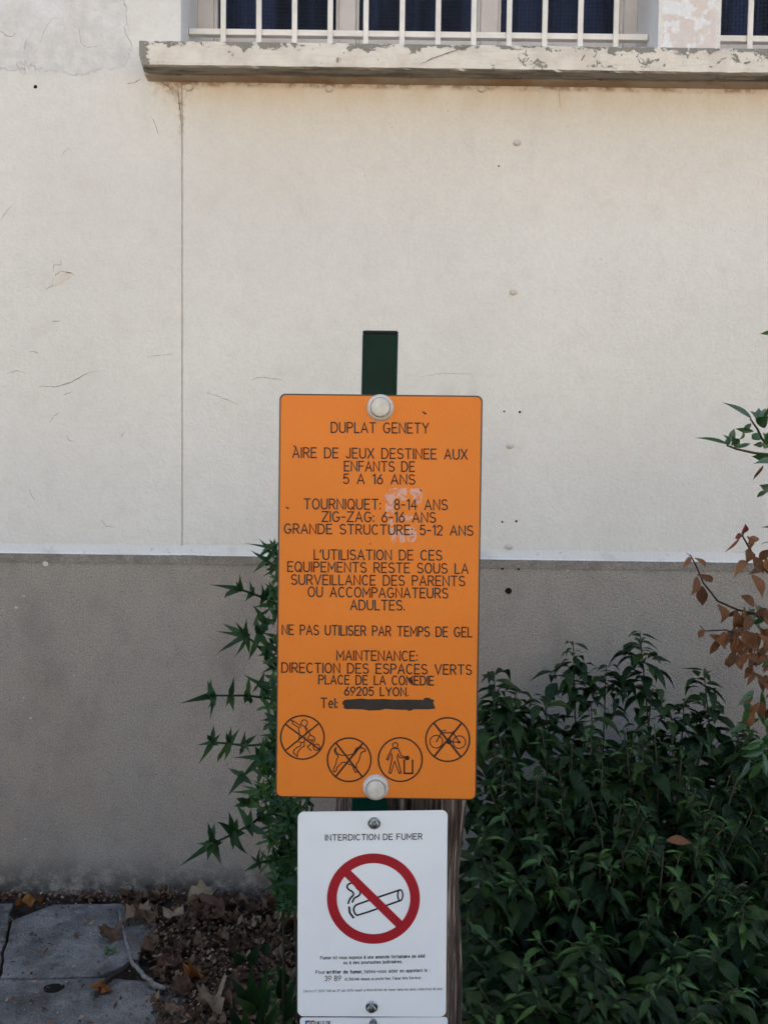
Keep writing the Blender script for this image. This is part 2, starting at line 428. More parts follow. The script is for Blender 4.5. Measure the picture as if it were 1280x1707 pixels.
M = dict(
    wall=mat_wall(), plinth=mat_plinth(), band=mat_band(), sill=mat_sill(), glass=mat_glass(),
    frame=plain('cream_frame_paint', (.56, .51, .47), .55, .4, bump=.001),
    grille=plain('ivory_grille_paint', (.70, .66, .60), .45, .4, bump=.0006),
    hole=plain('dark_hole', (.012, .01, .009), .9, .1),
    crack=plain('crack_shadow', (.22, .18, .15), .9, .1, var=.5, scale=60),
    flake=plain('lifting_paint_flake', (.62, .58, .53), .8, .2, bump=.001),
    plug=plain('painted_plug', (.58, .53, .48), .8, .2, bump=.001),
    joint=plain('joint_filler', (.47, .42, .36), .9, .1, var=.5, scale=25),
    orange=mat_orange(), core=plain('dark_laminate_core', (.045, .032, .028), .5, .4),
    ink=plain('engraved_dark_brown', (.028, .013, .010), .6, .3, var=.3, scale=120),
    marker=plain('black_marker', (.020, .016, .015), .55, .35, var=.4, scale=60),
    residue=mat_residue(),
    cap=plain('aged_white_plastic', (.56, .53, .49), .4, .45, var=.22, scale=60, bump=.0003, bs=300),
    green=plain('dark_green_lacquer', (.0015, .020, .0145), .22, .045, var=.3, scale=30),
    endcap=plain('black_plastic_end', (.012, .013, .013), .4, .4),
    steel=plain('zinc_plated_steel', (.45, .46, .47), .28, .5, metal=1.0, var=.3, scale=200),
    white=plain('white_sheet_metal', (.74, .775, .83), .4, .35, var=.05, scale=6, bump=.00008, bs=900),
    red=plain('printed_red', (.33, .012, .022), .45, .35, var=.1),
    black=plain('printed_black', (.012, .012, .014), .5, .35),
    blue=plain('printed_blue', (.03, .06, .26), .5, .35),
    wood=mat_wood(),
    leaf=mat_leaf('dark_glossy_leaf', (.006, .019, .006), (.011, .031, .008), (.028, .056, .012), .44, .16, .18),
    young=mat_leaf('young_green_leaf', (.020, .062, .016), (.034, .092, .020), (.06, .13, .025), .48, .3, .22),
    spiny=mat_leaf('lobed_green_leaf', (.009, .032, .011), (.015, .047, .014), (.030, .074, .018), .48, .2, .15),
    fresh=mat_leaf('branch_green_leaf', (.02, .06, .018), (.03, .085, .022), (.045, .11, .03), .4, .45, .12),
    brown=mat_leaf('withered_brown_leaf', (.075, .034, .020), (.21, .095, .042), (.11, .058, .036), .75, .2, .18),
    red_leaf=mat_leaf('reddened_leaf', (.17, .03, .02), (.14, .03, .02), (.2, .05, .03), .6, .3, .15),
    stem=plain('brown_green_stem', (.05, .045, .022), .7, .3, var=.4, scale=40),
    dark_stem=plain('dark_twig', (.035, .024, .018), .8, .2, var=.4, scale=40),
    dead=mat_dead('dry_litter_leaf', [(0, (.06, .032, .02)), (.35, (.12, .07, .04)), (.65, (.18, .115, .07)), (.85, (.08, .042, .028)), (1, (.24, .17, .11))]),
    dead_pale=mat_dead('pale_dry_leaf', [(0, (.24, .175, .11)), (1, (.31, .23, .155))]),
    dead_orange=mat_dead('orange_brown_leaf', [(0, (.24, .09, .02)), (1, (.27, .11, .025))]),
    twig=plain('bleached_twig', (.20, .185, .165), .85, .2, var=.55, scale=70, bump=.004, bs=60),
    bark=plain('dark_bark', (.035, .026, .02), .9, .2, var=.4, scale=60, bump=.004, bs=60),
    soil=mat_soil(), slab=mat_slab(), plaza=mat_plaza(),
    facade=plain('bounce_facade', (.60, .56, .46), .9, .1),
    pebble=plain('pale_pebble', (.40, .39, .37), .85, .2, var=.4, scale=120),
)

# ------------------------------------------------------------------ ground
bm = bmesh.new()
def gz(x, y): return 0.0
xs = [-60, -20, -8, -4] + [-2 + .1*i for i in range(41)] + [4, 8, 20, 60]
ys = [-90, -30, -12, -6, -3] + [-1 + .1*i for i in range(45)] + [6, 12, 40]
grid = [[bm.verts.new((x, y, (mnoise.noise((x*3, y*3, 1)) * .018 + mnoise.noise((x*9, y*9, 4)) * .008 - .012) if (1 < y < 3.2 and abs(x) < 2) else -.012)) for x in xs] for y in ys]
for j in range(len(ys)-1):
    for i in range(len(xs)-1): bm.faces.new((grid[j][i], grid[j][i+1], grid[j+1][i+1], grid[j+1][i]))
struct(build('ground', bm, M['soil'], smooth=True))
bm = bmesh.new()
v = [bm.verts.new(p) for p in ((-60, -90, .0), (60, -90, .0), (60, -2.2, .0), (-60, -2.2, .0))]
bm.faces.new(v)
struct(build('plaza', bm, M['plaza']))
# paving slabs at the left foot of the wall
def paving(px_pts, z=.0, th=.06):
    b = bmesh.new()
    top = [G(x, y, z) for x, y in px_pts]
    # subdivide the outline so that broken edges can wander
    pts = []
    for i, p in enumerate(top):
        q = top[(i+1) % len(top)]
        n = max(1, int((q-p).length/.02))
        for k in range(n):
            r = p.lerp(q, k/n); nz = mnoise.noise(r*14)*.006 + mnoise.noise(r*45)*.004
            pts.append(r + Vector((nz, nz*.7, 0)))
    tv = [b.verts.new(p) for p in pts]; bv = [b.verts.new(p - Vector((0, 0, th))) for p in pts]
    f = b.faces.new(tv); n = len(tv)
    for i in range(n): b.faces.new((tv[i], bv[i], bv[(i+1) % n], tv[(i+1) % n]))
    bmesh.ops.recalc_face_normals(b, faces=b.faces)
    if f.normal.z < 0: bmesh.ops.reverse_faces(b, faces=b.faces)
    bmesh.ops.bevel(b, geom=list(f.edges), offset=.004, segments=2, profile=.5, affect='EDGES')
    return b
struct(build('pavement', paving([(20, 1534), (90, 1507), (252, 1505), (262, 1540), (232, 1600), (165, 1626), (60, 1629), (2, 1628)], .007), M['slab'], origin=(0, 0, 0)))
struct(build('pavement', paving([(-260, 1506), (20, 1506), (15, 1536), (-3, 1626), (-300, 1628)], .006), M['slab'], origin=(0, 0, 0)))
struct(build('pavement', paving([(-300, 1632), (70, 1632), (180, 1629), (300, 1640), (330, 1720), (350, 1900), (-380, 1900)], .006), M['slab'], origin=(0, 0, 0)))
bm = bmesh.new()
c0 = G(90, 1647, .0072)
f = [bm.verts.new(c0 + Vector((math.cos(a)*.030*(1+.1*math.sin(3*a)), math.sin(a)*.022, -.0005))) for a in [2*math.pi*k/24 for k in range(24)]]
bm.faces.new(f)
struct(build('drain_hole', bm, M['hole'], origin=c0))

# ------------------------------------------------------------------ the building
bld = thing('building', 'pale rendered building with barred windows over a bare grey plinth', 'building', BASE)
XL, XR, ZT = -9.0, 9.0, 6.2
WT = SILL_T + 1.35                      # window head
bm = bmesh.new()
zb = Z_PL - .03
box(bm, XL, XR, D + .012, D + .40, zb, SILL_T - .02)                     # core under the window
for a, b in ((XL, WX0), (WX1, W2X0), (W2X0 + 1.66, XR)): box(bm, a, b, D + .012, D + .40, SILL_T - .02, WT)
box(bm, XL, XR, D + .012, D + .40, WT, ZT)
JW = .0019
for a, b, c, d in ((XL, X_JOINT - JW, zb, SILL_T - .02), (X_JOINT + JW, XR, zb, SILL_T - .02)):
    box(bm, a, b, D, D + .012, c, d)
for a, b in ((XL, WX0), (WX1, W2X0), (W2X0 + 1.66, XR)): box(bm, a, b, D, D + .012, SILL_T - .02, WT)
box(bm, XL, XR, D, D + .012, WT, ZT)
bmesh.ops.remove_doubles(bm, verts=bm.verts, dist=1e-5)
build('wall', bm, M['wall'], bld)
bm = bmesh.new(); box(bm, X_JOINT - JW - .0005, X_JOINT + JW + .0005, D + .003, D + .0125, zb, Z_SILL_B)
build('joint_filler', bm, M['joint'], bld)
bm = bmesh.new()
box(bm, XL, XR, D + .40, D + 6, -.05, ZT)
build('rear_block', bm, M['wall'], bld)
# plinth with ragged top edge
bm = bmesh.new()
box(bm, XL, XR, D - .012, D + .40, -.08, Z_PL - .03)
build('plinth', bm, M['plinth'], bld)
bm = bmesh.new()
n = 900; x0, x1 = -2.2, 2.2; PP = .008
lo, hi, mid_, back = [], [], [], []
for i in range(n+1):
    x = x0 + (x1-x0)*i/n
    r1 = mnoise.noise((x*60, 1, 0))*.0026 + mnoise.noise((x*160, 2, 0))*.0024 + mnoise.noise((x*5, 6, 0))*.004
    if -.98 < x < -.86: r1 -= .007*min(1, (x+.98)/.03, (-.86-x)/.004)
    zz = Z_PL + r1
    lo.append(bm.verts.new((x, D - PP - .0012, zz)))
    mid_.append(bm.verts.new((x, D - PP*.62, zz + .006)))
    hi.append(bm.verts.new((x, D - .0004, Z_PL + .036 + mnoise.noise((x*3, 5, 0))*.004 + mnoise.noise((x*14, 5, 0))*.003 + mnoise.noise((x*60, 5, 0))*.0015)))
    back.append(bm.verts.new((x, D - .004, zz - .0012)))
for i in range(n):
    bm.faces.new((back[i], back[i+1], lo[i+1], lo[i]))
    bm.faces.new((lo[i], lo[i+1], mid_[i+1], mid_[i]))
    bm.faces.new((mid_[i], mid_[i+1], hi[i+1], hi[i]))
build('painted_ledge', bm, M['band'], bld)
bm = bmesh.new()     # the rough concrete lip just under the paint
lo, hi = [], []
for i in range(n+1):
    x = x0 + (x1-x0)*i/n
    zz = Z_PL - .031 + mnoise.noise((x*8, 7, 0))*.0015
    lo.append((x, D - .0122, zz)); hi.append((x, D - .0135 + mnoise.noise((x*50, 3, 3))*.001, Z_PL + .001))
rows = [[bm.verts.new(p) for p in lo], [bm.verts.new((p[0], D-.0142 + mnoise.noise((p[0]*70, 9, 3))*.001, p[2]+.004)) for p in lo], [bm.verts.new(p) for p in hi], [bm.verts.new((p[0], D-.004, p[2])) for p in hi]]
for a, b in zip(rows, rows[1:]):
    for i in range(n): bm.faces.new((a[i], a[i+1], b[i+1], b[i]))
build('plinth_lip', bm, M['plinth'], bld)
# sill
bm = bmesh.new()
SD = D - .107
sxl = P(232, 68, SD).x; zt = SILL_T; zu = zw(128, 640, SD) + .006
zface = zw(116, 640, SD)
zu = Z_SILL_B
prof = [(D + .30, zt + .012), (SD + .004, zt), (SD, zt - .005), (SD + .0005, zu + .035), (SD + .001, zu + .006), (SD + .006, zu + .001), (SD + .046, zu - .001), (SD + .050, zu + .010), (SD + .060, zu + .010), (SD + .064, zu + .002), (D + .01, zu)]
n = 300; xr = 4.2
rings = []
for i in range(n+1):
    x = sxl + (xr - sxl)*i/n
    ring = []
    for k, (y, z) in enumerate(prof):
        j = .0022 if k in (2, 3, 4, 5, 6) else .0006
        q = mnoise.noise((x*22, k*3.1, 1.7))*j + mnoise.noise((x*70, k*3.1, 4))*j*.7
        xx = x
        if i == 0 and k in (4, 5, 6): xx += .012 + .004*(k-4)
        ring.append(bm.verts.new((xx, y + q*.6, z + q)))
    rings.append(ring)
for a, b in zip(rings, rings[1:]):
    for k in range(len(prof)-1): bm.faces.new((a[k], b[k], b[k+1], a[k+1]))
bm.faces.new(rings[0]); bm.faces.new(rings[-1][::-1])
bmesh.ops.recalc_face_normals(bm, faces=bm.faces)
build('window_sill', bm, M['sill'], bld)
# windows
FY, PY = D + .24, D + .275
def window(xa, xb, posts, zbot, gx0, gx1, bars, rail_z0, rail_z1):
    wz1 = WT
    win = bmesh.new(); box(win, xa, xb, FY + .002, FY + .058, wz1 - .06, wz1 + .02)
    o = build('window_frame', win, M['frame'], bld)
    for a, b in posts:
        pb = bmesh.new(); box(pb, a, b, FY, FY + .06, SILL_T - .01, wz1 - .06); bevel(pb, .004); build('post', pb, M['frame'], o)
    inner = [(posts[i][1], posts[i+1][0]) for i in range(len(posts)-1)]
    for a, b in inner:
        f = bmesh.new()                                   # the sash: thin inner bead round each pane
        box(f, a - .001, a + .012, FY + .012, FY + .05, SILL_T - .01, wz1); box(f, b - .012, b + .001, FY + .012, FY + .05, SILL_T - .01, wz1)
        box(f, a + .012, b - .012, FY + .012, FY + .05, SILL_T - .01, zbot)
        bevel(f, .003, 1)
        s = build('sash', f, M['frame'], o)
        g = bmesh.new(); box(g, a + .011, b - .011, PY, PY + .006, zbot - .01, wz1)
        build('pane', g, M['glass'], o)
    gb = bmesh.new(); box(gb, gx0, gx1, GY - .012, GY + .012, rail_z0, rail_z1); bevel(gb, .002, 2)
    gr = build('window_grille', gb, M['grille'], bld)
    for x in bars:
        b = bmesh.new(); box(b, x - .0095, x + .0095, GY - .021, GY - .0125, SILL_T + .0, wz1)
        bevel(b, .002, 2); build('bar', b, M['grille'], gr)
    tb = bmesh.new(); box(tb, gx0, gx1, GY - .012, GY + .012, wz1 - .15, wz1 - .125); build('rail', tb, M['grille'], gr)
GY = D + .115
fx = lambda p, d=FY: P(p, 40, d).x
gxx = lambda p: P(p, 55, GY).x
WX0i = P(333, 50, FY).x
window(WX0, WX1, [(WX0 - .0, fx(356)), (fx(565), fx(593)), (fx(801), fx(830)), (fx(1040), WX1)], P(640, 56, FY).z, WX0 + .002, WX1 - .002,
       [gxx(p) for p in (374, 433, 492, 551, 610, 670, 729.5, 788.5, 847, 906, 965, 1024)], P(640, 64, GY).z, P(640, 54, GY).z)
window(W2X0, W2X0 + 1.66, [(W2X0, W2X0 + .015), (W2X0 + .5, W2X0 + .565), (W2X0 + 1.6, W2X0 + 1.66)], P(640, 56, FY).z, W2X0 + .002, W2X0 + 1.655,
       [gxx(1246 + 59.2*k) for k in range(11)], P(640, 64, GY).z, P(640, 54, GY).z)
# painted-over wall plugs, holes
for px, py in ((316, 147), (549, 149), (802, 149), (861, 238), (855, 487), (850, 743), (848, 911)):
    b = bmesh.new(); c = P(px, py, D)
    lathe(b, [(.0140, 0), (.0134, .006), (.0112, .0088), (0, .0094)], c, 20)
    bmesh.ops.transform(b, verts=b.verts, matrix=Matrix.Scale(.8, 4, (0, 0, 1)), space=Matrix.Translation(-c))
    build('wall_plug', b, M['plug'], bld, smooth=True, origin=c)
for px, py, r, dep in ((60, 145, 3.2, D), (840, 686, 1.7, D), (866, 687, 2.1, D), (837, 870, 1.7, D), (860, 869, 2.1, D), (837, 948, 2, D-.0148), (864, 949, 1.8, D-.0148), (847, 985, 5.2, D-.012), (831, 277, 1.5, D), (445, 938, 5, D-.0148)):
    b = bmesh.new(); c = P(px, py, dep, .0012)
    vv = [b.verts.new(c + Vector((math.cos(a)*r*.00212*(1+random.uniform(-.15, .15)), 0, math.sin(a)*r*.00212*(1+random.uniform(-.15, .15))))) for a in [2*math.pi*k/14 for k in range(14)]]
    b.faces.new(vv); flip_to_view(b)
    build('screw_hole', b, M['hole'], bld, origin=c)
# hairline cracks: thin dark slivers that follow the render
def crack(pts, w0=1.1, dep=None):
    if dep is None: w0 *= .8
    b = bmesh.new(); q = []
    for i in range(len(pts)-1):
        a, c = Vector(pts[i]), Vector(pts[i+1]); m = max(2, int((c-a).length/3))
        for k in range(m):
            t = a.lerp(c, k/m); q.append(t + Vector((random.uniform(-.6, .6), random.uniform(-.6, .6))))
    q.append(Vector(pts[-1]))
    n = len(q); L, Rr = [], []
    for i in range(n):
        t = (q[min(i+1, n-1)] - q[max(i-1, 0)]).normalized(); nr = Vector((-t.y, t.x))
        wd = w0*(.25 + .75*math.sin(math.pi*(i+.5)/n))*random.uniform(.4, 1.2)/2
        L.append(b.verts.new(P(*(q[i]+nr*wd), dep or D, .0009))); Rr.append(b.verts.new(P(*(q[i]-nr*wd), dep or D, .0009)))
    for i in range(n-1): b.faces.new((L[i], L[i+1], Rr[i+1], Rr[i]))
    flip_to_view(b)
    build('paint_crack', b, M['crack'], bld)
for pts, wd in (
    ([(102,433),(103,441),(91,442),(90,452)], 1.2), ([(103,452),(112,454),(121,456),(126,460)], 2.0), ([(103,452),(94,458),(90,466),(88,476),(77,483)], 2.2),
    ([(66,644),(90,645),(105,642),(122,636),(135,628),(150,621),(162,619)], 1.6), ([(12,623),(28,618),(43,622)], 1.2), ([(88,536),(101,535)], 1.6), ([(106,658),(122,653)], 1.4),
    ([(83,705),(90,695),(99,688)], 1.2), ([(111,725),(116,734),(124,736)], 1.2), ([(170,867),(178,877),(191,879)], 1.2), ([(49,586),(56,586),(66,589)], 1.1), ([(50,815),(52,823),(59,834)], 1.2),
    ([(344,654),(365,661),(398,674)], 1.1), ([(418,635),(428,630),(440,629),(470,633)], 1.4), ([(200,721),(204,729),(208,719)], 1.0), ([(245,595),(270,592),(290,590)], .9),
    ([(250,193),(256,200),(262,214),(265,226)], 1.2), ([(268,136),(278,142),(287,150),(290,160)], 1.8), ([(210,140),(226,138),(236,131)], 1.8), ([(700,628),(740,622),(790,624)], .9),
    ([(0,50),(12,60),(20,62),(28,55)], 1.2), ([(68,72),(75,50),(88,30),(100,30)], .7), ([(132,45),(136,72),(145,79),(165,77)], .9), ([(105,257),(115,247),(120,252)], 1.0), ([(0,370),(10,355),(22,340)], .8),
    ([(297,150),(299,170),(301,192),(302,203)], 3.2), ([(931,150),(932,165),(933,180)], 1.3)):
    crack(pts, wd)
crack([(640+60,108),(655+64,98),(640+140,77)], 2.0, D-.1085)
crack([(968,102),(971,96),(974,91)], 3.0, D-.1085)
# one lifting flake of paint
b = bmesh.new()
pp = [(103,453),(112,455),(122,457),(117,463),(104,470),(90,478),(88,473),(92,462)]
vv = [b.verts.new(P(x, y, D, .004 if i in (0, 1, 7, 6) else .0008)) for i, (x, y) in enumerate(pp)]
b.faces.new(vv); flip_to_view(b); build('paint_flake', b, M['flake'], bld)
for cx, cy, r in ((77, 940, 5), (41, 993, 2.0), (40, 1163, 1.9), (52, 1197, 2.1), (124, 1126, 1.5), (364, 1095, 1.3), (1054, 1024, 1.6), (1108, 1068, 1.8)):
    b = bmesh.new()
    vv = [b.verts.new(P(cx + r*random.uniform(.6, 1.2)*math.cos(a), cy + r*random.uniform(.5, 1.1)*math.sin(a), D-.0148 if cy < 945 else D-.012, .0012)) for a in [2*math.pi*k/9 for k in range(9)]]
    b.faces.new(vv); flip_to_view(b); build('paint_splash', b, M['flake'], bld)

# ------------------------------------------------------------------ signpost and signs
Y0 = 1.19
LEAN = math.tan(R(1.5))
def face(x, z): return Y0 + (z - 1.35)*LEAN
def face_w(x, z):          # the lower plates curl slightly backwards on the right
    b = max(0.0, x - .045)
    return Y0 - .001 + (z - 1.35)*LEAN + .55*b*b
def face_w2(x, z): return face_w(x, z) + .0035
# green post (tube 53 x 53 mm)
top_l, top_r = P(604, 556, face), P(664, 556, face)
pw = (top_r - top_l).length; pc = (top_l + top_r)/2
post = thing('signpost', 'square dark green metal post holding the signs', 'post', (pc.x - .006, face(0, 0) + .03, 0))
bm = bmesh.new(); vv = box(bm, -pw/2, pw/2, 0, pw, 0, top_l.z)
bevel(bm, .006, 3, [e for e in bm.edges if abs(e.verts[0].co.z - e.verts[1].co.z) > .5])
for v in bm.verts:
    v.co.y += face(0, v.co.z) + .0045; v.co.x += pc.x + (v.co.z - top_l.z)*.010
build('tube', bm, M['green'], post, smooth=False)
bm = bmesh.new(); box(bm, -pw/2 + .0, pw/2 - .0, 0, pw, 0, .0055); bevel(bm, .003, 2)
for v in bm.verts: v.co += Vector((pc.x, face(0, top_l.z) + .0045, top_l.z + .0005))
build('end_cap', bm, M['endcap'], post)

# single-stroke alphabet (x in cap heights, y up)
def A_(cx, cy, rx, ry, a0, a1, n=10): return [(cx + rx*math.cos(R(a0+(a1-a0)*k/n)), cy + ry*math.sin(R(a0+(a1-a0)*k/n))) for k in range(n+1)]
GL = {
 'A': (.66, [[(0,0),(.33,1),(.66,0)],[(.11,.33),(.55,.33)]]),
 'C': (.62, [A_(.33,.5,.33,.5,50,310,18)]),
 'D': (.64, [[(0,0),(0,1),(.28,1)] + A_(.28,.5,.36,.5,90,-90,14)[1:] + [(0,0)]]),
 'E': (.52, [[(.52,1),(0,1),(0,0),(.52,0)],[(0,.52),(.44,.52)]]),
 'F': (.50, [[(.5,1),(0,1),(0,0)],[(0,.52),(.42,.52)]]),
 'G': (.68, [A_(.34,.5,.34,.5,48,345,18)[:-1] + [(.68,.42),(.40,.42)]]),
 'I': (.0, [[(0,0),(0,1)]]),
 'J': (.40, [[(.4,1),(.4,.24)] + A_(.2,.22,.2,.22,0,-170,8)]),
 'L': (.46, [[(0,1),(0,0),(.46,0)]]),
 'M': (.72, [[(0,0),(0,1),(.36,.3),(.72,1),(.72,0)]]),
 'N': (.62, [[(0,0),(0,1),(.62,0),(.62,1)]]),
 'O': (.68, [A_(.34,.5,.34,.5,0,360,24)]),
 'P': (.54, [[(0,0),(0,1),(.28,1)] + A_(.28,.74,.26,.26,90,-90,10)[1:] + [(0,.48)]]),
 'Q': (.68, [A_(.34,.5,.34,.5,0,360,24),[(.42,.22),(.68,-.04)]]),
 'R': (.56, [[(0,0),(0,1),(.28,1)] + A_(.28,.74,.26,.26,90,-90,10)[1:] + [(0,.48)],[(.26,.48),(.56,0)]]),
 'S': (.56, [A_(.28,.75,.26,.25,35,180,8) + A_(.28,.75,.26,.25,180,268,5)[1:] + A_(.28,.25,.28,.25,85,-150,14)]),
 'T': (.62, [[(0,1),(.62,1)],[(.31,1),(.31,0)]]),
 'U': (.60, [[(0,1),(0,.3)] + A_(.3,.3,.3,.3,180,360,12) + [(.6,1)]]),
 'V': (.66, [[(0,1),(.33,0),(.66,1)]]),
 'X': (.60, [[(0,0),(.6,1)],[(0,1),(.6,0)]]),
 'Y': (.62, [[(0,1),(.31,.48),(.62,1)],[(.31,.48),(.31,0)]]),
 'Z': (.60, [[(0,1),(.6,1),(0,0),(.6,0)]]),
 '0': (.52, [A_(.26,.5,.26,.5,0,360,22)]),
 '1': (.20, [[(0,.84),(.2,1),(.2,0)]]),
 '2': (.50, [A_(.25,.74,.25,.26,165,-25,10) + [(.0,0),(.5,0)]]),
 '4': (.54, [[(.40,0),(.40,1),(0,.30),(.54,.30)]]),
 '5': (.50, [[(.46,1),(.08,1),(.03,.55)] + A_(.24,.32,.26,.32,130,-150,14)]),
 '6': (.50, [[(.40,1),(.06,.48)] + A_(.25,.30,.25,.30,150,-210,18)]),
 '8': (.50, [A_(.25,.76,.21,.24,0,360,16), A_(.25,.26,.25,.26,0,360,18)]),
 '9': (.50, [A_(.25,.70,.25,.30,-30,330,18) + [(.10,0)]]),
 '-': (.34, [[(0,.46),(.34,.46)]]),
 '.': (.0, [[(0,0),(0,.06)]]),
 ':': (.0, [[(0,.04),(0,.11)],[(0,.54),(0,.61)]]),
 "'": (.0, [[(0,1),(-.06,.76)]]),
 'l': (.0, [[(0,0),(0,1)]]),
 'a': (.42, [[(.05,.56)] + A_(.22,.5,.19,.22,150,0,8) + [(.41,0)], A_(.2,.2,.2,.2,0,360,14)]),
 'b': (.44, [[(0,1),(0,0)], A_(.22,.36,.22,.36,0,360,18)]),
 'c': (.42, [A_(.22,.36,.22,.36,48,312,14)]),
 'd': (.44, [[(.44,1),(.44,0)], A_(.22,.36,.22,.36,0,360,18)]),
 'e': (.44, [[(.02,.38),(.44,.38)] + A_(.23,.36,.21,.36,8,315,14)[1:]]),
 'f': (.26, [[(.28,.98),(.19,.98),(.12,.88),(.12,0)],[(0,.70),(.26,.70)]]),
 'g': (.44, [A_(.22,.36,.22,.36,0,360,18), [(.44,.72),(.44,-.06)] + A_(.22,-.06,.22,.19,0,-150,8)[1:]]),
 'i': (.0, [[(0,0),(0,.72)],[(0,.92),(0,1)]]),
 'j': (.08, [[(.08,.72),(.08,-.14),(-.02,-.24)],[(.08,.92),(.08,1)]]),
 'm': (.66, [[(0,0),(0,.72)], A_(.165,.52,.165,.2,180,0,8) + [(.33,0)], A_(.495,.52,.165,.2,180,0,8) + [(.66,0)]]),
 'n': (.38, [[(0,0),(0,.72)], A_(.19,.5,.19,.22,180,0,8) + [(.38,0)]]),
 'o': (.46, [A_(.23,.36,.23,.36,0,360,18)]),
 'p': (.44, [[(0,.72),(0,-.24)], A_(.22,.36,.22,.36,0,360,18)]),
 'r': (.22, [[(0,0),(0,.72)], A_(.2,.46,.2,.25,180,80,6)]),
 's': (.38, [[(x*.68,y*.72) for x,y in A_(.28,.75,.26,.25,35,180,8) + A_(.28,.75,.26,.25,180,268,5)[1:] + A_(.28,.25,.28,.25,85,-150,14)]]),
 't': (.24, [[(.11,.92),(.11,.1),(.16,.01),(.25,.01)],[(0,.70),(.24,.70)]]),
 'u': (.38, [[(0,.72),(0,.22)] + A_(.19,.22,.19,.22,180,360,8),[(.38,.72),(.38,0)]]),
 'v': (.40, [[(0,.72),(.2,0),(.4,.72)]]),
 'x': (.38, [[(0,0),(.38,.72)],[(0,.72),(.38,0)]]),
 '3': (.50, [A_(.25,.75,.23,.25,150,-80,10), A_(.25,.27,.25,.27,80,-150,12)]),
 '7': (.50, [[(0,1),(.5,1),(.18,0)]]),
 '/': (.30, [[(0,-.04),(.3,1)]]),
 '(': (.16, [A_(.3,.4,.28,.62,125,235,8)]),
 ')': (.16, [A_(-.14,.4,.28,.62,55,-55,8)]),
 ',': (.0, [[(.0,.06),(-.04,-.14)]]),
 '°': (.22, [A_(.11,.86,.12,.13,0,360,12)]),
 '€': (.56, [A_(.34,.5,.28,.5,45,315,16),[(0,.58),(.46,.58)],[(0,.42),(.42,.42)]]),
}
def accent(base, st): w_, q = GL[base]; return (w_, q + [st])
GL['à'] = accent('a', [(.12,1.02),(.24,.86)]); GL['é'] = accent('e', [(.18,.86),(.32,1.02)]); GL['ê'] = accent('e', [(.08,.86),(.22,1.02),(.36,.86)])
GAP, SPC = .23, .62
def stroke_line(text, xl, xr, bl, br, cap, wd=2.3, lift=.0022, surf=face, gap=None, spc=None):
    GAP, SPC = gap or .23, spc or .62; cur = 0; pl = []
    for ch in text:
        if ch == ' ': cur += SPC; continue
        w_, st = GL[ch]
        for s in st: pl.append([(cur + x, y) for x, y in s])
        cur += w_ + GAP
    cur -= GAP
    b = bmesh.new(); k = 0
    for s in pl:
        pts = [(xl + (xr-xl)*x/cur + 0, bl + (br-bl)*x/cur - y*cap) for x, y in s]
        cl = (Vector(pts[0]) - Vector(pts[-1])).length < .05 and len(pts) > 6
        ribbon(b, pts, wd, surf, lift + (k % 3)*.00003, cl); k += 1
    flip_to_view(b)
    return b
OC = [(466, 656), (804.5, 659.5), (794, 1334), (459, 1329)]
def inset(c, d):
    cx = sum(p[0] for p in c)/4; cy = sum(p[1] for p in c)/4
    return [(x + (d if x < cx else -d), y + (d if y < cy else -d)) for x, y in c]
o_base = P(629, 1332, face)
osign = thing('rules_sign', 'tall orange playground rules sign with engraved black lettering', 'sign', o_base)
bm = bmesh.new(); slab(bm, rounded(OC, 10), face, .0, -.0042, .0006)
build('backing', bm, M['core'], osign)
bm = bmesh.new(); slab(bm, rounded(inset(OC, 2.6), 8.5), face, .0018, .0002, .0009)
build('face', bm, M['orange'], osign)
Z3 = lambda x, y: (440 + x/3.2, 520 + y/3.2)
Z4 = lambda x, y: (440 + x/3.2, 900 + y/3.2)
for t, xa, xb, ba, bb, cap, org in (
    ("DUPLAT GENETY", 357, 880, 643, 647, 53, Z3), ("AIRE DE JEUX DESTINEE AUX", 152, 1085, 776, 786, 52, Z3), ("ENFANTS DE", 427, 805, 848, 851, 51, Z3),
    ("5 A 16 ANS", 422, 807, 915, 919, 50, Z3), ("TOURNIQUET:  8-14 ANS", 213, 980, 1050, 1055, 53, Z3), ("ZIG-ZAG: 6-16 ANS", 308, 917, 1117, 1122, 52, Z3),
    ("GRANDE STRUCTURE: 5-12 ANS", 108, 1116, 1180, 1191, 50, Z3),
    ("L'UTILISATION DE CES", 266, 950, 103, 107, 51, Z4), ("EQUIPEMENTS RESTE SOUS LA", 126, 1090, 167, 178, 51, Z4), ("SURVEILLANCE DES PARENTS", 145, 1072, 236, 244, 51, Z4),
    ("OU ACCOMPAGNATEURS", 234, 982, 301, 309, 51, Z4), ("ADULTES.", 460, 750, 371, 373, 51, Z4), ("NE PAS UTILISER PAR TEMPS DE GEL", 96, 1110, 502, 516, 50, Z4),
    ("MAINTENANCE:", 387, 818, 639, 643, 50, Z4), ("DIRECTION DES ESPACES VERTS", 94, 1108, 704, 716, 50, Z4), ("PLACE DE LA COMEDIE", 291, 907, 766, 772, 46, Z4),
    ("69205 LYON.", 428, 770, 826, 830, 43, Z4), ("Tel:", 302, 394, 892, 894, 50, Z4)):
    x1_, y1_ = org(xa, ba); x2_, y2_ = org(xb, bb)
    build('text_line', stroke_line(t, x1_ + 1, x2_ - 1, y1_, y2_, cap/3.2), M['ink'], osign)
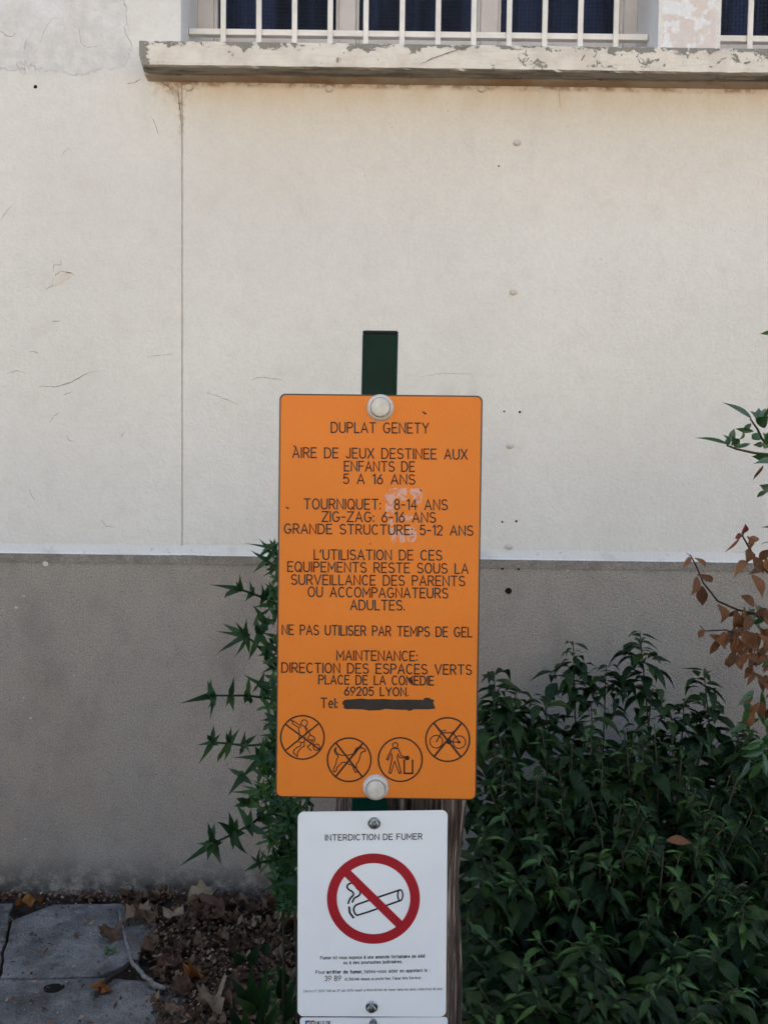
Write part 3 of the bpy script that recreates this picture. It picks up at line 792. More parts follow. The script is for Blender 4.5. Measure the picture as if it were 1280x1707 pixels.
# dirt mark over the first letter that reads as an accent, stray marks
for pts, wd in (([(490.5,743),(493.5,746.5)], 2.4), ([(705,687),(709.5,690)], 2.6), ([(683,1130),(686,1138)], 4), ([(478,845.5),(481,847.5)], 2.4), ([(700,816),(702,819)], 2), ([(625.5,1121),(628,1121)], 1.6)):
    bm = bmesh.new(); ribbon(bm, pts, wd, face, .00235); flip_to_view(bm); build('dirt_mark', bm, M['ink'], osign)
# marker bar over the phone number
bm = bmesh.new()
poly = [(418,870),(424,856),(436,850),(470,848),(520,844),(560,848),(640,846),(700,850),(760,849),(850,851),(856,840),(880,840),(892,848),(908,852),(902,866),(906,880),(914,897),(880,902),(800,901),(782,909),(764,911),(770,905),(700,903),(650,899),(620,906),(560,908),(530,902),(470,900),(440,901),(424,894),(428,884)]
vv = [bm.verts.new(P(*Z4(x, y), face, .0023)) for x, y in poly]; bm.faces.new(vv); flip_to_view(bm)
build('marker_bar', bm, M['marker'], osign)
# torn sticker residue
bm = bmesh.new()
for a in ([(655,942),(758,938),(762,960),(756,1002),(735,1012),(722,985),(700,992),(690,1050),(690,1086),(652,1090),(646,1010)], [(778,942),(838,942),(844,970),(838,1018),(815,1022),(800,995),(782,1000)],
          [(655,1092),(690,1090),(700,1120),(680,1138),(660,1120)], [(720,1090),(790,1086),(800,1100),(760,1112),(725,1110)], [(672,1150),(700,1150),(706,1225),(680,1228)], [(714,1160),(752,1160),(752,1230),(722,1228)], [(762,1142),(808,1150),(816,1200),(800,1226),(768,1222)]):
    cx = sum(p[0] for p in a)/len(a); cy = sum(p[1] for p in a)/len(a)
    pts = []
    for i in range(len(a)):
        p, q = Vector(a[i]), Vector(a[(i+1) % len(a)])
        for k in range(5): pts.append(p.lerp(q, k/5) + Vector((random.uniform(-3, 3), random.uniform(-3, 3))))
    bm.faces.new([bm.verts.new(P(*Z3(x, y), face, .00195)) for x, y in pts])
flip_to_view(bm); build('sticker_residue', bm, M['residue'], osign)
# pictograms
KA = lambda x, y: (460 + x/7.53, 1180 + y/7.53)
KB = lambda x, y: (620 + x/7.11, 1180 + y/7.11)
def pict(org, strokes, rw=2.2):
    b = bmesh.new(); k = 0
    for s in strokes:
        pts, wd = (s[0], s[1]) if isinstance(s, tuple) and isinstance(s[1], (int, float)) else (s, rw)
        q = [org(*p) for p in pts]
        cl = (Vector(q[0]) - Vector(q[-1])).length < .3 and len(q) > 5
        if not cl and len(pts) > 20 and (Vector(q[0]) - Vector(q[-1])).length < 6 and wd > 0: cl = True
        ribbon(b, q, abs(wd), face, .0022 + k*.000012, cl); k += 1
    flip_to_view(b)
    build('pictogram', b, M['ink'], osign)
pict(KA, [(circ(335,365,272,n=60), 2.6), ([(128,205),(545,515)], 2.6), ([(540,190),(128,525)], 2.6), (circ(358,185,40,n=24), 1.7),
    ([(318,205),(300,212),(225,160),(190,150),(210,170),(215,195),(285,240),(295,300),(298,350),(290,390)], 1.7), ([(312,228),(300,240)], 1.6), ([(368,235),(385,290),(375,330)], 1.7), ([(375,232),(415,290),(430,320)], 1.7),
    ([(430,330),(485,362),(492,390),(462,450),(470,470)], 1.7), ([(425,335),(400,380),(430,400),(465,395),(440,440),(420,470),(400,470),(400,490),(445,528)], 1.7), ([(370,360),(355,430),(358,475),(318,495),(275,550),(272,605),(225,560),(225,530),(265,490),(310,470),(320,430),(290,420)], 1.7), ([(320,430),(355,425)], 1.6),
    (circ(512,487,40,n=24), 1.8)])
pict(KA, [(circ(920,645,272,n=60), 2.6), ([(755,435),(1085,860)], 3.0), ([(1090,440),(755,850)], 3.0),
    ([(755,490),(735,520),(745,560),(785,600),(765,640),(752,700),(722,765),(722,790),(738,800),(765,770),(760,750),(830,680),(870,675),(930,705),(965,715),(975,760),(1000,805),(1020,790)], 1.8),
    ([(755,490),(750,530),(775,570),(830,590),(930,585),(970,570),(1010,500),(1060,485),(1120,515),(1118,540),(1075,550),(1060,590),(1040,660),(1010,700),(1008,770)], 1.8), ([(1065,490),(1030,500),(985,570)], 3.4)])
pict(KB, [(circ(335,607,258,n=60), 2.6), (circ(275,436,30,n=22), 1.8),
    ([(240,475),(310,475),(345,560),(385,575),(372,590),(325,580),(305,540),(300,590),(345,765),(322,770),(268,625),(225,768),(202,765),(238,590),(232,530),(190,612),(172,605),(222,500),(240,475)], 1.9),
    ([(382,612),(382,770),(480,770),(480,612)], 2.8), (circ(416,588,13,n=14), 4.2)])
pict(KB, [(circ(895,370,258,n=60), 2.6), ([(735,180),(1050,575)], 3.2), ([(1055,180),(735,570)], 3.2), (circ(760,395,75,n=32), 1.8), (circ(1032,400,74,n=32), 1.8),
    ([(760,400),(820,285),(810,265)], 2.0), ([(815,268),(850,268),(872,258)], 1.8), ([(830,290),(955,290)], 2.0), ([(830,300),(905,390)], 2.0), ([(955,275),(905,395),(1030,402)], 2.0), ([(960,290),(1030,400)], 2.0), (circ(910,395,18,n=16), 4.0), (circ(1030,400,9,n=12), 2.4)])
# white plastic bolt caps
def bolt_cap(px, py):
    c = P(px, py, face, .0018); s = c.y/F
    b = bmesh.new(); lathe(b, [(22.3*s, 0), (22.3*s, .0015), (21.2*s, .0035), (17*s, .0085), (16.6*s, .0086)], c, 48)
    o = build('bolt_cap', b, M['cap'], osign, smooth=True, origin=c)
    b = bmesh.new(); lathe(b, [(15.6*s, .0080), (15.6*s, .0110), (15.0*s, .0126), (12.5*s, .0136), (0, .0150)], c, 48)
    build('cap_lid', b, M['cap'], o, smooth=True, origin=c)
    b = bmesh.new(); lathe(b, [(16.7*s, .0083), (15.5*s, .0083)], c, 40); build('cap_groove', b, M['core'], o, origin=c)
bolt_cap(634, 680); bolt_cap(626.5, 1311)

Z6 = lambda x, y: (480 + x/4, 1330 + y/4)
def plate(corners, r, surf, parent, n=28):
    """thin sheet as a fine grid clipped to a rounded outline so that it can bend"""
    out = rounded(corners, r, 8)
    b = bmesh.new()
    # vertical columns follow the bend
    xs_ = sorted(set([round(corners[0][0] + (corners[1][0]-corners[0][0])*k/n, 3) for k in range(n+1)] + [round(p[0], 3) for p in out if p[0] < corners[0][0]+r or p[0] > corners[1][0]-r-6]))
    def span(x):
        ys_ = []
        m = len(out)
        for i in range(m):
            p, q = out[i], out[(i+1) % m]
            lo_, hi_ = min(p[0], q[0]), max(p[0], q[0])
            if lo_ - 1e-6 <= x <= hi_ + 1e-6 and hi_ - lo_ > 1e-9:
                ys_.append(p[1] + (q[1]-p[1])*(x-p[0])/(q[0]-p[0]))
        return (min(ys_), max(ys_)) if ys_ else None
    cols = []
    mn, mx = min(p[0] for p in out), max(p[0] for p in out)
    for x in xs_:
        x = min(max(x, mn + .02), mx - .02); s = span(x)
        if s and s[1]-s[0] > .5: cols.append((x, s))
    rows_ = 10
    for lift in (.0, -.0016):
        pass
    fr = [[b.verts.new(P(x, s[0] + (s[1]-s[0])*k/rows_, surf, 0)) for k in range(rows_+1)] for x, s in cols]
    bk = [[b.verts.new(P(x, s[0] + (s[1]-s[0])*k/rows_, surf, -.0018)) for k in range(rows_+1)] for x, s in cols]
    for i in range(len(cols)-1):
        for k in range(rows_):
            b.faces.new((fr[i][k], fr[i][k+1], fr[i+1][k+1], fr[i+1][k])); b.faces.new((bk[i][k], bk[i+1][k], bk[i+1][k+1], bk[i][k+1]))
        b.faces.new((fr[i][0], fr[i+1][0], bk[i+1][0], bk[i][0])); b.faces.new((fr[i][-1], bk[i][-1], bk[i+1][-1], fr[i+1][-1]))
    for k in range(rows_):
        b.faces.new((fr[0][k], bk[0][k], bk[0][k+1], fr[0][k+1])); b.faces.new((fr[-1][k], fr[-1][k+1], bk[-1][k+1], bk[-1][k]))
    bmesh.ops.recalc_face_normals(b, faces=b.faces)
    return b
def hexbolt(px, py, r, surf, parent):
    c = P(px, py, surf); s = c.y/F
    b = bmesh.new(); lathe(b, [(r*s, 0), (r*s, .0016), (r*.9*s, .0022), (r*.5*s, .0022)], c, 32)
    o = build('washer', b, M['steel'], parent, origin=c)
    b = bmesh.new(); lathe(b, [(r*.74*s, .0022), (r*.74*s, .0062), (r*.62*s, .0074), (r*.4*s, .0074), (r*.38*s, .0095), (0, .0100)], c, 6)
    build('bolt_head', b, M['steel'], o, origin=c)
wbase = P(621, 1694, face_w)
wsign = thing('no_smoking_sign', 'white no smoking notice with a red barred circle under the orange sign', 'sign', wbase)
build('panel', plate([(496.5, 1354), (746, 1351), (743, 1695), (496, 1694)], 10, face_w, wsign), M['white'], wsign)
for t, xa, xb, ba, bb, cap, bold in (
    ("INTERDICTION DE FUMER", 250, 893, 283, 275, 37, 1.55),
    ("Fumer ici vous expose à une amende forfaitaire de 68€", 218, 912, 1076, 1064, 19.5, .95), ("ou à des poursuites judiciaires.", 371, 760, 1108, 1100, 19.5, .95),
    ("Pour", 186, 247, 1172, 1171, 21, .85), ("arrêter de fumer,", 259, 497, 1171, 1168, 21, 1.15), ("faites-vous aider en appelant le :", 509, 943, 1168, 1158, 21, .85),
    ("39 89", 245, 353, 1220, 1218, 33, 1.2), ("(0,15€/min depuis un poste fixe, Tabac Info Service)", 380, 884, 1217, 1207, 17, .66),
    ("Décret n° 2015-768 du 29 juin 2015 relatif à l'interdiction de fumer dans les aires collectives de jeux", 107, 1028, 1296, 1279, 15, .5)):
    x1_, y1_ = Z6(xa, ba); x2_, y2_ = Z6(xb, bb)
    build('text_line', stroke_line(t, x1_, x2_, y1_, y2_, cap/4, bold, .0004, face_w, .27, .42), M['black'], wsign)
def zs(pts): return [Z6(*p) for p in pts]
bm = bmesh.new()
ribbon(bm, zs(circ(570, 671, 277, 269, n=72)), 16.2, face_w, .0005, True)
a, b_ = Z6(392, 497), Z6(746, 845)
ribbon(bm, [(a[0]+(b_[0]-a[0])*k/8, a[1]+(b_[1]-a[1])*k/8) for k in range(9)], 14.5, face_w, .00056)
flip_to_view(bm); build('prohibition_ring', bm, M['red'], wsign)
bm = bmesh.new(); k = 0
for pts, wd in (([(740,615),(470,706),(445,720),(436,745),(448,775),(465,785),(752,683)], 3.0), (circ(748,648,17,36,n=20), 2.6), ([(408,728),(412,765),(436,798)], 3.6),
                ([(402,703),(412,672),(440,645),(432,625),(402,610),(392,590),(405,572),(432,566)], 3.0), ([(430,694),(440,668),(478,650),(484,622),(462,605),(452,590)], 3.0)):
    q = zs(pts)
    if len(pts) > 4 and len(pts) != 20:
        for _ in range(1):
            s_ = [q[0]]
            for i in range(len(q)-1):
                p0, p1 = Vector(q[i]), Vector(q[i+1]); s_ += [tuple(p0.lerp(p1, .25)), tuple(p0.lerp(p1, .75))]
            q = s_ + [q[-1]]
    ribbon(bm, q, wd, face_w, .00035 + k*.00002, len(pts) == 20); k += 1
flip_to_view(bm); build('cigarette_symbol', bm, M['black'], wsign)
hexbolt(623.8, 1371.8, 10.6, face_w, wsign); hexbolt(619.5, 1678, 10.4, face_w, wsign)
# lower notice, only its top edge in view
lbase = P(622, 2040, face_w2)
lsign = thing('lower_notice', 'white notice with a blue and red emblem below the no smoking sign', 'sign', lbase)
build('panel', plate([(500, 1697.5), (746, 1696.5), (744, 2045), (500, 2045)], 5, face_w2, lsign), M['white'], lsign)
for mm, pl in (('blue', [(509,1701),(518,1701),(514,1726),(509,1726)]), ('red', [(518.4,1701),(525,1701),(525,1726),(514.4,1726)])):
    bm = bmesh.new(); bm.faces.new([bm.verts.new(P(x, y, face_w2, .0004)) for x, y in pl]); flip_to_view(bm); build('emblem', bm, M[mm], lsign)
bm = bmesh.new()
ribbon(bm, [(511,1711),(513,1704),(515,1707),(517,1703)], 1.2, face_w2, .0006); ribbon(bm, [(520,1712),(523,1704),(519.5,1705)], 1.3, face_w2, .0006)
flip_to_view(bm); build('emblem_lion', bm, M['white'], lsign)
build('text_line', stroke_line('VILLE DE', 526.5, 551, 1709, 1708.5, 6.4, 1.1, .0004, face_w2, .24, .4), M['black'], lsign)
build('text_line', stroke_line('LYON', 526.5, 549, 1718, 1717.5, 7, 1.5, .0004, face_w2, .24, .4), M['black'], lsign)
hexbolt(622, 1704, 6.6, face_w2, lsign)

# weathered timber post behind the signs
wp = thing('timber_post', 'thick cracked weathered timber post behind the white sign', 'post', (P(667, 1500, 1.385).x, 1.385, 0))
bm = bmesh.new(); n = 90; lev = 90; cx = P(667, 1500, 1.385).x; ztop = P(640, 1180, 1.38).z
rings = []
for j in range(lev+1):
    z = ztop*j/lev; r0 = .109 + .007*(1 - j/lev)
    ring = []
    for k in range(n):
        a = 2*math.pi*k/n
        cr = mnoise.noise((math.cos(a)*5, math.sin(a)*5, z*.5))
        crack_ = -.022*max(0, 1 - abs(cr)/.10)
        fine_ = mnoise.noise((math.cos(a)*18, math.sin(a)*18, z*3.5))*.007
        r = r0 + crack_ + fine_ + mnoise.noise((math.cos(a)*1.2, math.sin(a)*1.2, z*4))*.012
        ring.append(bm.verts.new((cx + r*math.cos(a) + .004*math.sin(z*6), 1.385 + r*math.sin(a), z)))
    rings.append(ring)
for a, b in zip(rings, rings[1:]):
    for k in range(n): bm.faces.new((a[k], a[(k+1) % n], b[(k+1) % n], b[k]))
bm.faces.new(rings[-1])
build('post_shaft', bm, M['wood'], wp, smooth=True)

# ------------------------------------------------------------------ leaves
def leaf(bm, a, b, wd, nrm=None, curl=.15, fold=.25, prof=None, seg=6, mi=0):
    """leaf blade from a to b; nrm = upper side; curl bends the tip down; fold = V of the midrib"""
    a, b = Vector(a), Vector(b); d = b - a; L = d.length
    if L < 1e-5: return
    d /= L
    nrm = Vector(nrm) if nrm is not None else Vector((0, -.5, 1))
    s = d.cross(nrm)
    if s.length < 1e-3: s = d.cross(Vector((1, 0, .3)))
    s.normalize(); u = s.cross(d).normalized()
    prof = prof or (.12, .72, 1.0, .92, .62, .28, .0)
    rows = []
    m = len(prof)-1
    for k, p in enumerate(prof):
        t = k/m; c = a + d*(L*t) + u*(L*curl*(4*t*(1-t))*.5)
        h = wd*.5*p
        if p < .02: rows.append([bm.verts.new(c)])
        else: rows.append([bm.verts.new(c - s*h + u*h*fold), bm.verts.new(c), bm.verts.new(c + s*h + u*h*fold)])
    for r0, r1 in zip(rows, rows[1:]):
        if len(r1) == 3 and len(r0) == 3:
            for q in ((r0[0], r0[1], r1[1], r1[0]), (r0[1], r0[2], r1[2], r1[1])):
                f = bm.faces.new(q); f.smooth = True; f.material_index = mi
        elif len(r1) == 1 and len(r0) == 3:
            for q in ((r0[0], r0[1], r1[0]), (r0[1], r0[2], r1[0])): f = bm.faces.new(q); f.smooth = True; f.material_index = mi
LANCE = (.25, .95, 1.0, .8, .55, .25, .0)
SPIKE = (.75, 1.0, .85, .62, .38, .16, .0)

# ------------------------------------------------------------------ unseen building, tree and hedge added behind the viewer to shape the light
ob = thing('bounce_building', 'pale sunlit building across the square, facing the barred windows', 'building', (0, -17, 0))  # added out of view: its sunlit front throws warm light on the wall
bm = bmesh.new(); box(bm, -16, 16, -24, -17, -.05, 8.0); build('wall', bm, M['facade'], ob)
for i in range(8):
    for j in range(2):
        bm = bmesh.new(); x = -14 + 4*i; box(bm, x - .6, x + .6, -17.0, -16.97, 1.2 + 3.4*j, 3.0 + 3.4*j); build('window', bm, M['glass'], ob)
tr = thing('sky_block_tree', 'unseen broad tree behind the viewer, added to block overhead sky', 'tree', (2.2, -2.6, 0))  # added out of view: its crown screens the sky overhead
bm = bmesh.new(); tube(bm, [(2.2, -2.6, 0), (2.15, -2.6, 1.5), (2.0, -2.5, 3.2)], [.17, .14, .11], 12)
for k in range(9):
    a_ = k*.7; tube(bm, [(2.0, -2.5, 3.0), (2.0 + 1.2*math.cos(a_), -2.5 + 1.0*math.sin(a_), 3.9), (1 + 3.0*math.cos(a_), -2.0 + 2.4*math.sin(a_), 4.5)], [.07, .05, .02], 7)
build('trunk', bm, M['bark'], tr, smooth=True)
bm = bmesh.new(); rnd = random.Random(2)
for k in range(CANOPY_N):
    x, y = rnd.uniform(-4.5, 5), rnd.uniform(-4.6, CANOPY_Y1); z = 3.9 + rnd.random()*1.5
    c = Vector((x, y, z)); a_ = rnd.uniform(0, 6.28); t = Vector((math.cos(a_), math.sin(a_), rnd.uniform(-.5, .3)))*.15; u = Vector((-math.sin(a_), math.cos(a_), rnd.uniform(-.5, .5)))*.10
    bm.faces.new([bm.verts.new(c + t), bm.verts.new(c + u), bm.verts.new(c - t), bm.verts.new(c - u)])
build('crown', bm, M['leaf'], tr)
hg = thing('light_block_hedge', 'unseen dark hedge behind the viewer, added to darken the low wall', 'hedge', (0, -1.9, 0))  # added out of view: keeps low sky and ground bounce off the wall foot
bm = bmesh.new(); box(bm, -7, 7, -2.3, -1.6, 0, HEDGE_H - .05)
bmesh.ops.subdivide_edges(bm, edges=list(bm.edges), cuts=12, use_grid_fill=True)
for v in bm.verts: v.co += Vector((0, mnoise.noise(v.co*1.7)*.06, mnoise.noise(v.co*1.3)*.05 if v.co.z > .3 else 0))
build('branches', bm, M['bark'], hg)
bm = bmesh.new()
for k in range(5000):
    x = rnd.uniform(-7, 7); f_ = rnd.random()
    c = Vector((x, -1.58, rnd.uniform(.05, HEDGE_H))) if f_ < .6 else Vector((x, rnd.uniform(-2.3, -1.6), HEDGE_H + .01))
    c += Vector((0, rnd.uniform(-.05, .05), rnd.uniform(-.05, .05))); q = c + Vector((rnd.uniform(-1, 1), rnd.uniform(-.5, 1), rnd.uniform(-1, 1))).normalized()*.08
    leaf(bm, c, q, .035)
build('foliage', bm, M['leaf'], hg)

# --- lobed spiny plant at the left edge of the sign
spz = lambda x, y: (280 + x/2.755, 880 + y/2.755)
sp = thing('spiny_plant', 'tall plant with dark spiky lobed leaves sticking out left of the orange sign', 'plant', (P(500, 1500, 1.9).x, 1.9, 0))
fol = bmesh.new(); lig = bmesh.new()
rnd = random.Random(3)
fronds = []
def lobe(bm, c, tip, Yc, wd=16):
    dy = rnd.uniform(-.05, .05)
    a = P(*spz(*c), Yc); b = P(*spz(*tip), Yc + dy)
    L = (b-a).length
    leaf(bm, a - (b-a)*.10, b, wd*1.45/2.755*Yc/F, (rnd.uniform(-.3, .3), -1, .5), curl=rnd.uniform(-.35, .45), fold=rnd.uniform(.15, .6), prof=rnd.choice((SPIKE, (.8, .9, 1.0, .75, .42, .2, .0), (1.0, .8, .62, .7, .42, .15, .0))))
def frond(bm, rachis, Ya, Yb, nodes, tipw=20, wd=17, name=True):
    m = len(rachis)
    pts = [P(*spz(*p), Ya + (Yb-Ya)*i/(m-1)) for i, p in enumerate(rachis)]
    st = bmesh.new()
    tube(bm, pts[:-1], [.0034*(1 - .5*i/m) for i in range(m-1)], 6)
    st.free()
    # terminal lobe
    leaf(bm, pts[-2], pts[-1], tipw*1.3/2.755*Yb/F, (0, -1, .4), .1, .3, prof=SPIKE)
    for c, tips in nodes:
        # depth of the node interpolated along the rachis
        k = min(range(m), key=lambda i: abs(rachis[i][0]-c[0]) + abs(rachis[i][1]-c[1])); Yn = Ya + (Yb-Ya)*k/(m-1)
        for t in tips: lobe(bm, c, t, Yn, wd*rnd.uniform(.9, 1.35))
def star(bm, c, tips, Yc, wd=18):
    for t in tips: lobe(bm, c, t, Yc, wd*rnd.uniform(.9, 1.3))
frond(fol, [(520,140),(495,110),(480,95),(348,70)], 1.95, 1.85, [((492,95), [(435,68),(465,50),(490,45),(440,110),(455,128),(430,115),(510,60)])], 12, 12)
frond(fol, [(510,350),(440,322),(390,302),(335,283),(185,260)], 1.95, 1.8, [((335,283), [(332,208),(312,245),(265,332),(300,268)]), ((390,303), [(375,240),(398,270),(355,338)]), ((440,325), [(428,250),(455,262),(470,255),(425,375)]), ((478,338), [(490,270),(465,262),(480,380),(500,290)])])
frond(fol, [(510,605),(430,560),(390,520),(360,500),(215,473)], 1.95, 1.75, [((360,500), [(248,437),(310,430),(362,415),(225,578),(300,600),(375,585),(290,520)]), ((420,495), [(410,408),(440,432),(475,420),(400,440),(370,610),(460,560)]), ((450,565), [(410,590),(450,612),(490,520),(400,540)])], 18, 20)
frond(fol, [(510,790),(440,780),(365,770),(290,770),(205,770),(52,808)], 1.95, 1.78, [((205,770), [(182,700),(200,690),(215,735),(192,885),(180,832),(218,820)]), ((290,770), [(303,683),(285,735),(265,825),(303,845)]), ((365,770), [(370,676),(380,705),(350,810),(383,808)]), ((440,782), [(430,720),(445,815),(452,740)])], 24, 18)
frond(fol, [(510,985),(430,995),(360,1000),(275,990),(205,985),(125,1000)], 1.92, 1.75, [((205,985), [(210,903),(180,950),(243,945),(140,1088),(178,965),(235,1000)]), ((280,995), [(292,908),(332,918),(268,935),(228,1078),(258,1072)]), ((350,998), [(355,930),(412,948),(330,1045),(380,1040)])], 14, 17)
star(fol, (430,1060), [(295,1055),(345,1142),(400,1000),(440,955),(485,1015),(420,1155),(475,1135),(500,1070)], 1.78, 24)
star(fol, (345,1140), [(278,1103),(275,1232),(320,1115),(375,1120),(392,1182),(330,1180)], 1.82, 22)
star(lig, (430,1210), [(275,1212),(330,1180),(360,1242),(440,1158),(475,1242),(410,1172),(480,1180),(395,1250)], 1.8, 15)
star(fol, (375,1262), [(298,1280),(310,1240),(345,1250),(430,1290),(420,1240)], 1.8, 24)
frond(fol, [(520,1305),(430,1325),(375,1365),(300,1405),(205,1450),(45,1560)], 1.85, 1.62, [((205,1450), [(182,1350),(216,1355),(130,1450),(252,1445),(246,1552),(182,1532),(168,1490)]), ((300,1402), [(275,1298),(318,1330),(223,1350),(357,1402),(370,1502),(298,1482)]), ((375,1368), [(345,1288),(382,1288),(308,1255),(472,1420),(390,1422)]), ((432,1330), [(452,1288),(527,1352),(425,1270),(470,1380)])], 24, 26)
frond(fol, [(600,1495),(500,1520),(440,1532),(410,1545),(345,1580)], 1.8, 1.7, [((420,1540), [(428,1455),(440,1475),(425,1582),(375,1500)]), ((500,1520), [(480,1450),(520,1570),(470,1475)]), ((560,1500), [(550,1440),(585,1540)])], 16, 14)
star(fol, (590,1620), [(490,1640),(505,1600),(530,1690),(560,1570),(545,1720),(580,1730)], 1.7, 26)
star(fol, (560,1540), [(500,1530),(520,1560),(560,1490),(590,1500)], 1.75, 18)
# denser inner growth running behind the sign
for i in range(150):
    y = 60 + 1600*rnd.random()**.8; x = rnd.gauss(512, 40) - 26*(1000 < y < 1350) + 20*(y > 1450)
    if x < (385 if y > 950 else 425): continue
    bm_ = lig if rnd.random() < .38 else fol
    c = (x, y); n = rnd.randint(3, 6); a0 = rnd.uniform(0, 360); rr = rnd.uniform(36, 92)
    dep = rnd.uniform(1.85, 2.1)
    star(bm_, c, [(x + rr*rnd.uniform(.6, 1.1)*math.cos(R(a0+360*k/n+rnd.uniform(-20, 20))), y + rr*rnd.uniform(.6, 1.1)*math.sin(R(a0+360*k/n))) for k in range(n)], dep, 13)
for i in range(110):
    x = rnd.uniform(515, 680); y = rnd.uniform(1260, 1760); n = rnd.randint(3, 6); a0 = rnd.uniform(0, 360); rr = rnd.uniform(40, 90)
    star(fol, (x, y), [(x + rr*rnd.uniform(.6, 1.1)*math.cos(R(a0+360*k/n)), y + rr*rnd.uniform(.6, 1.1)*math.sin(R(a0+360*k/n))) for k in range(n)], rnd.uniform(1.72, 1.95), 14)
for i in range(4):
    s_ = bmesh.new(); x = 520 + 40*i
    x0_ = P(*spz(x + 20, 1500), 1.98).x; q = [Vector((x0_ + .02*i, 1.97 + .02*i, 0))]
    for yy in (1250, 900, 500, 120): q.append(P(*spz(x + rnd.uniform(-14, 14), yy + 60*i), 1.97 + .02*i))
    tube(s_, q, [.0036, .0034, .003, .0024, .0015], 7)
    build('stem', s_, M['stem'], sp, smooth=True)
build('foliage', fol, M['spiny'], sp); build('young_foliage', lig, M['young'], sp)

# --- big shrub at the right
sh = thing('evergreen_shrub', 'large dark green leafy shrub filling the ground right of the signs', 'shrub', (.75, 2.2, 0))
fol = bmesh.new(); yng = bmesh.new(); rnd = random.Random(11); stems = []
def whorl(tip, dirv, L, count, span, yfrac=.2, base_m=fol, tipf=.55):
    """leaves set spirally down the last part of a shoot, hanging outwards"""
    dirv = Vector(dirv).normalized()
    a = rnd.uniform(0, 6.28)
    for k in range(count):
        t = k/max(1, count-1)
        p = tip - dirv*(span*t); a += 2.4 + rnd.uniform(-.35, .35)
        out = Vector((math.cos(a), math.sin(a), 0))
        down = -.15 - .75*t + rnd.uniform(-.3, .25)
        ll = L*(tipf + (1.05 - tipf)*min(1, t*2.2))*rnd.uniform(.55, 1.3)
        q = p + (out + Vector((0, 0, down))).normalized()*ll
        young = t < yfrac and rnd.random() < .8
        up = (Vector((0, 0, 1)) + out*.45)
        leaf(yng if young else base_m, p + out*.004, q, ll*rnd.uniform(.27, .48)*(.6 if young else 1), up + Vector((rnd.uniform(-.4, .4), rnd.uniform(-.4, .4), 0)), curl=rnd.uniform(.0, .55), fold=rnd.uniform(.1, .7), prof=rnd.choice(((.15, .70, 1.0, .88, .58, .26, .0), (.2, .85, 1.0, .80, .46, .17, .0), (.12, .6, .95, 1.0, .72, .34, .0))))
def shoot(tip, base, L=.085, count=11, span=.2, yf=.2, thick=.0035, tipf=.55):
    tip, base = Vector(tip), Vector(base)
    mid1 = base.lerp(tip, .5) + Vector((rnd.uniform(-.04, .04), rnd.uniform(-.04, .04), -.02))
    pts = [base, base.lerp(mid1, .6) + Vector((0, 0, .02)), mid1, mid1.lerp(tip, .55) + Vector((rnd.uniform(-.015, .015), 0, .015)), tip]
    stems.append((pts, [thick*1.7, thick*1.4, thick, thick*.75, thick*.45]))
    whorl(tip, (tip - mid1), L, count, span, yf, tipf=tipf)
# the shoots that stand up against the wall
for px, py, Y, n_, sp_ in ((955,1072,2.62,13,.26),(1066,1052,2.58,15,.30),(1172,1118,2.55,13,.30),(1010,1108,2.6,7,.12),(824,1122,2.45,13,.2),(905,1160,2.5,10,.2),(860,1150,2.45,10,.18),(1140,1165,2.5,10,.2),(1085,1150,2.5,9,.2),(985,1170,2.5,9,.2),(1225,1215,2.45,8,.2)):
    t = P(px, py, Y); shoot(t, (t.x + rnd.uniform(-.05, .12), Y - .15, .0), .090, int(n_*1.7), sp_*.72, .0, tipf=.7)
    for q in range(5):
        u_ = t + Vector((rnd.uniform(-.07, .07), rnd.uniform(-.06, .02), -rnd.uniform(.01, .16))); whorl(u_, (rnd.uniform(-.5, .5), 0, 1), .075, 5, .05, .0, tipf=.8)
def topline(px):
    pts = [(770,1145),(830,1140),(880,1180),(950,1200),(1060,1200),(1130,1195),(1180,1205),(1310,1190)]
    for a, b in zip(pts, pts[1:]):
        if px <= b[0]: return a[1] + (b[1]-a[1])*(px-a[0])/(b[0]-a[0])
    return pts[-1][1]
for i in range(300):
    px = rnd.uniform(772, 1330); t0 = topline(px); py = t0 + (1790 - t0)*rnd.random()**.85
    f_ = (py - 1120)/600
    Y = 2.5 - 1.05*min(1, max(0, f_)) + rnd.uniform(-.12, .12)
    t = P(px, py, Y)
    if t.z < .12: continue
    b = Vector((.45 + .6*rnd.random(), 2.3 + rnd.uniform(-.25, .2), .0)).lerp(Vector((t.x, Y + .25, 0)), .55)
    shoot(t, b, rnd.uniform(.060, .092), rnd.randint(12, 19), rnd.uniform(.14, .24), rnd.choice((.0, .08, .15, .2, .28)))
# inner leaves that close the shrub up
for i in range(2300):
    px = rnd.uniform(768, 1340); t0 = topline(px) + 35; py = rnd.uniform(t0, 1950)
    f_ = (py - 1120)/600; Y = 2.62 - .95*min(1, max(0, f_)) + rnd.uniform(0, .35)
    Y = min(Y, 2.74)
    p = P(px, py, Y)
    if p.z < .05: continue
    a = rnd.uniform(0, 6.28); out = Vector((math.cos(a), math.sin(a)*.7 - .25, rnd.uniform(-.9, .1))).normalized()
    ll = rnd.uniform(.06, .11); q = p + out*ll
    if q.y > D - .05: continue
    leaf(fol, p, q, ll*rnd.uniform(.3, .45), Vector((0, 0, 1)) + out*.2 + Vector((0, -.4, 0)), rnd.uniform(.05, .35), .3)
build('foliage', fol, M['leaf'], sh); build('young_leaves', yng, M['young'], sh)
for k, (pts, rad) in enumerate(stems[:40]):
    b = bmesh.new(); tube(b, pts, rad, 6); build('stem', b, M['stem'], sh, smooth=True)
b = bmesh.new()
for pts, rad in stems[40:]: tube(b, pts, rad, 5)
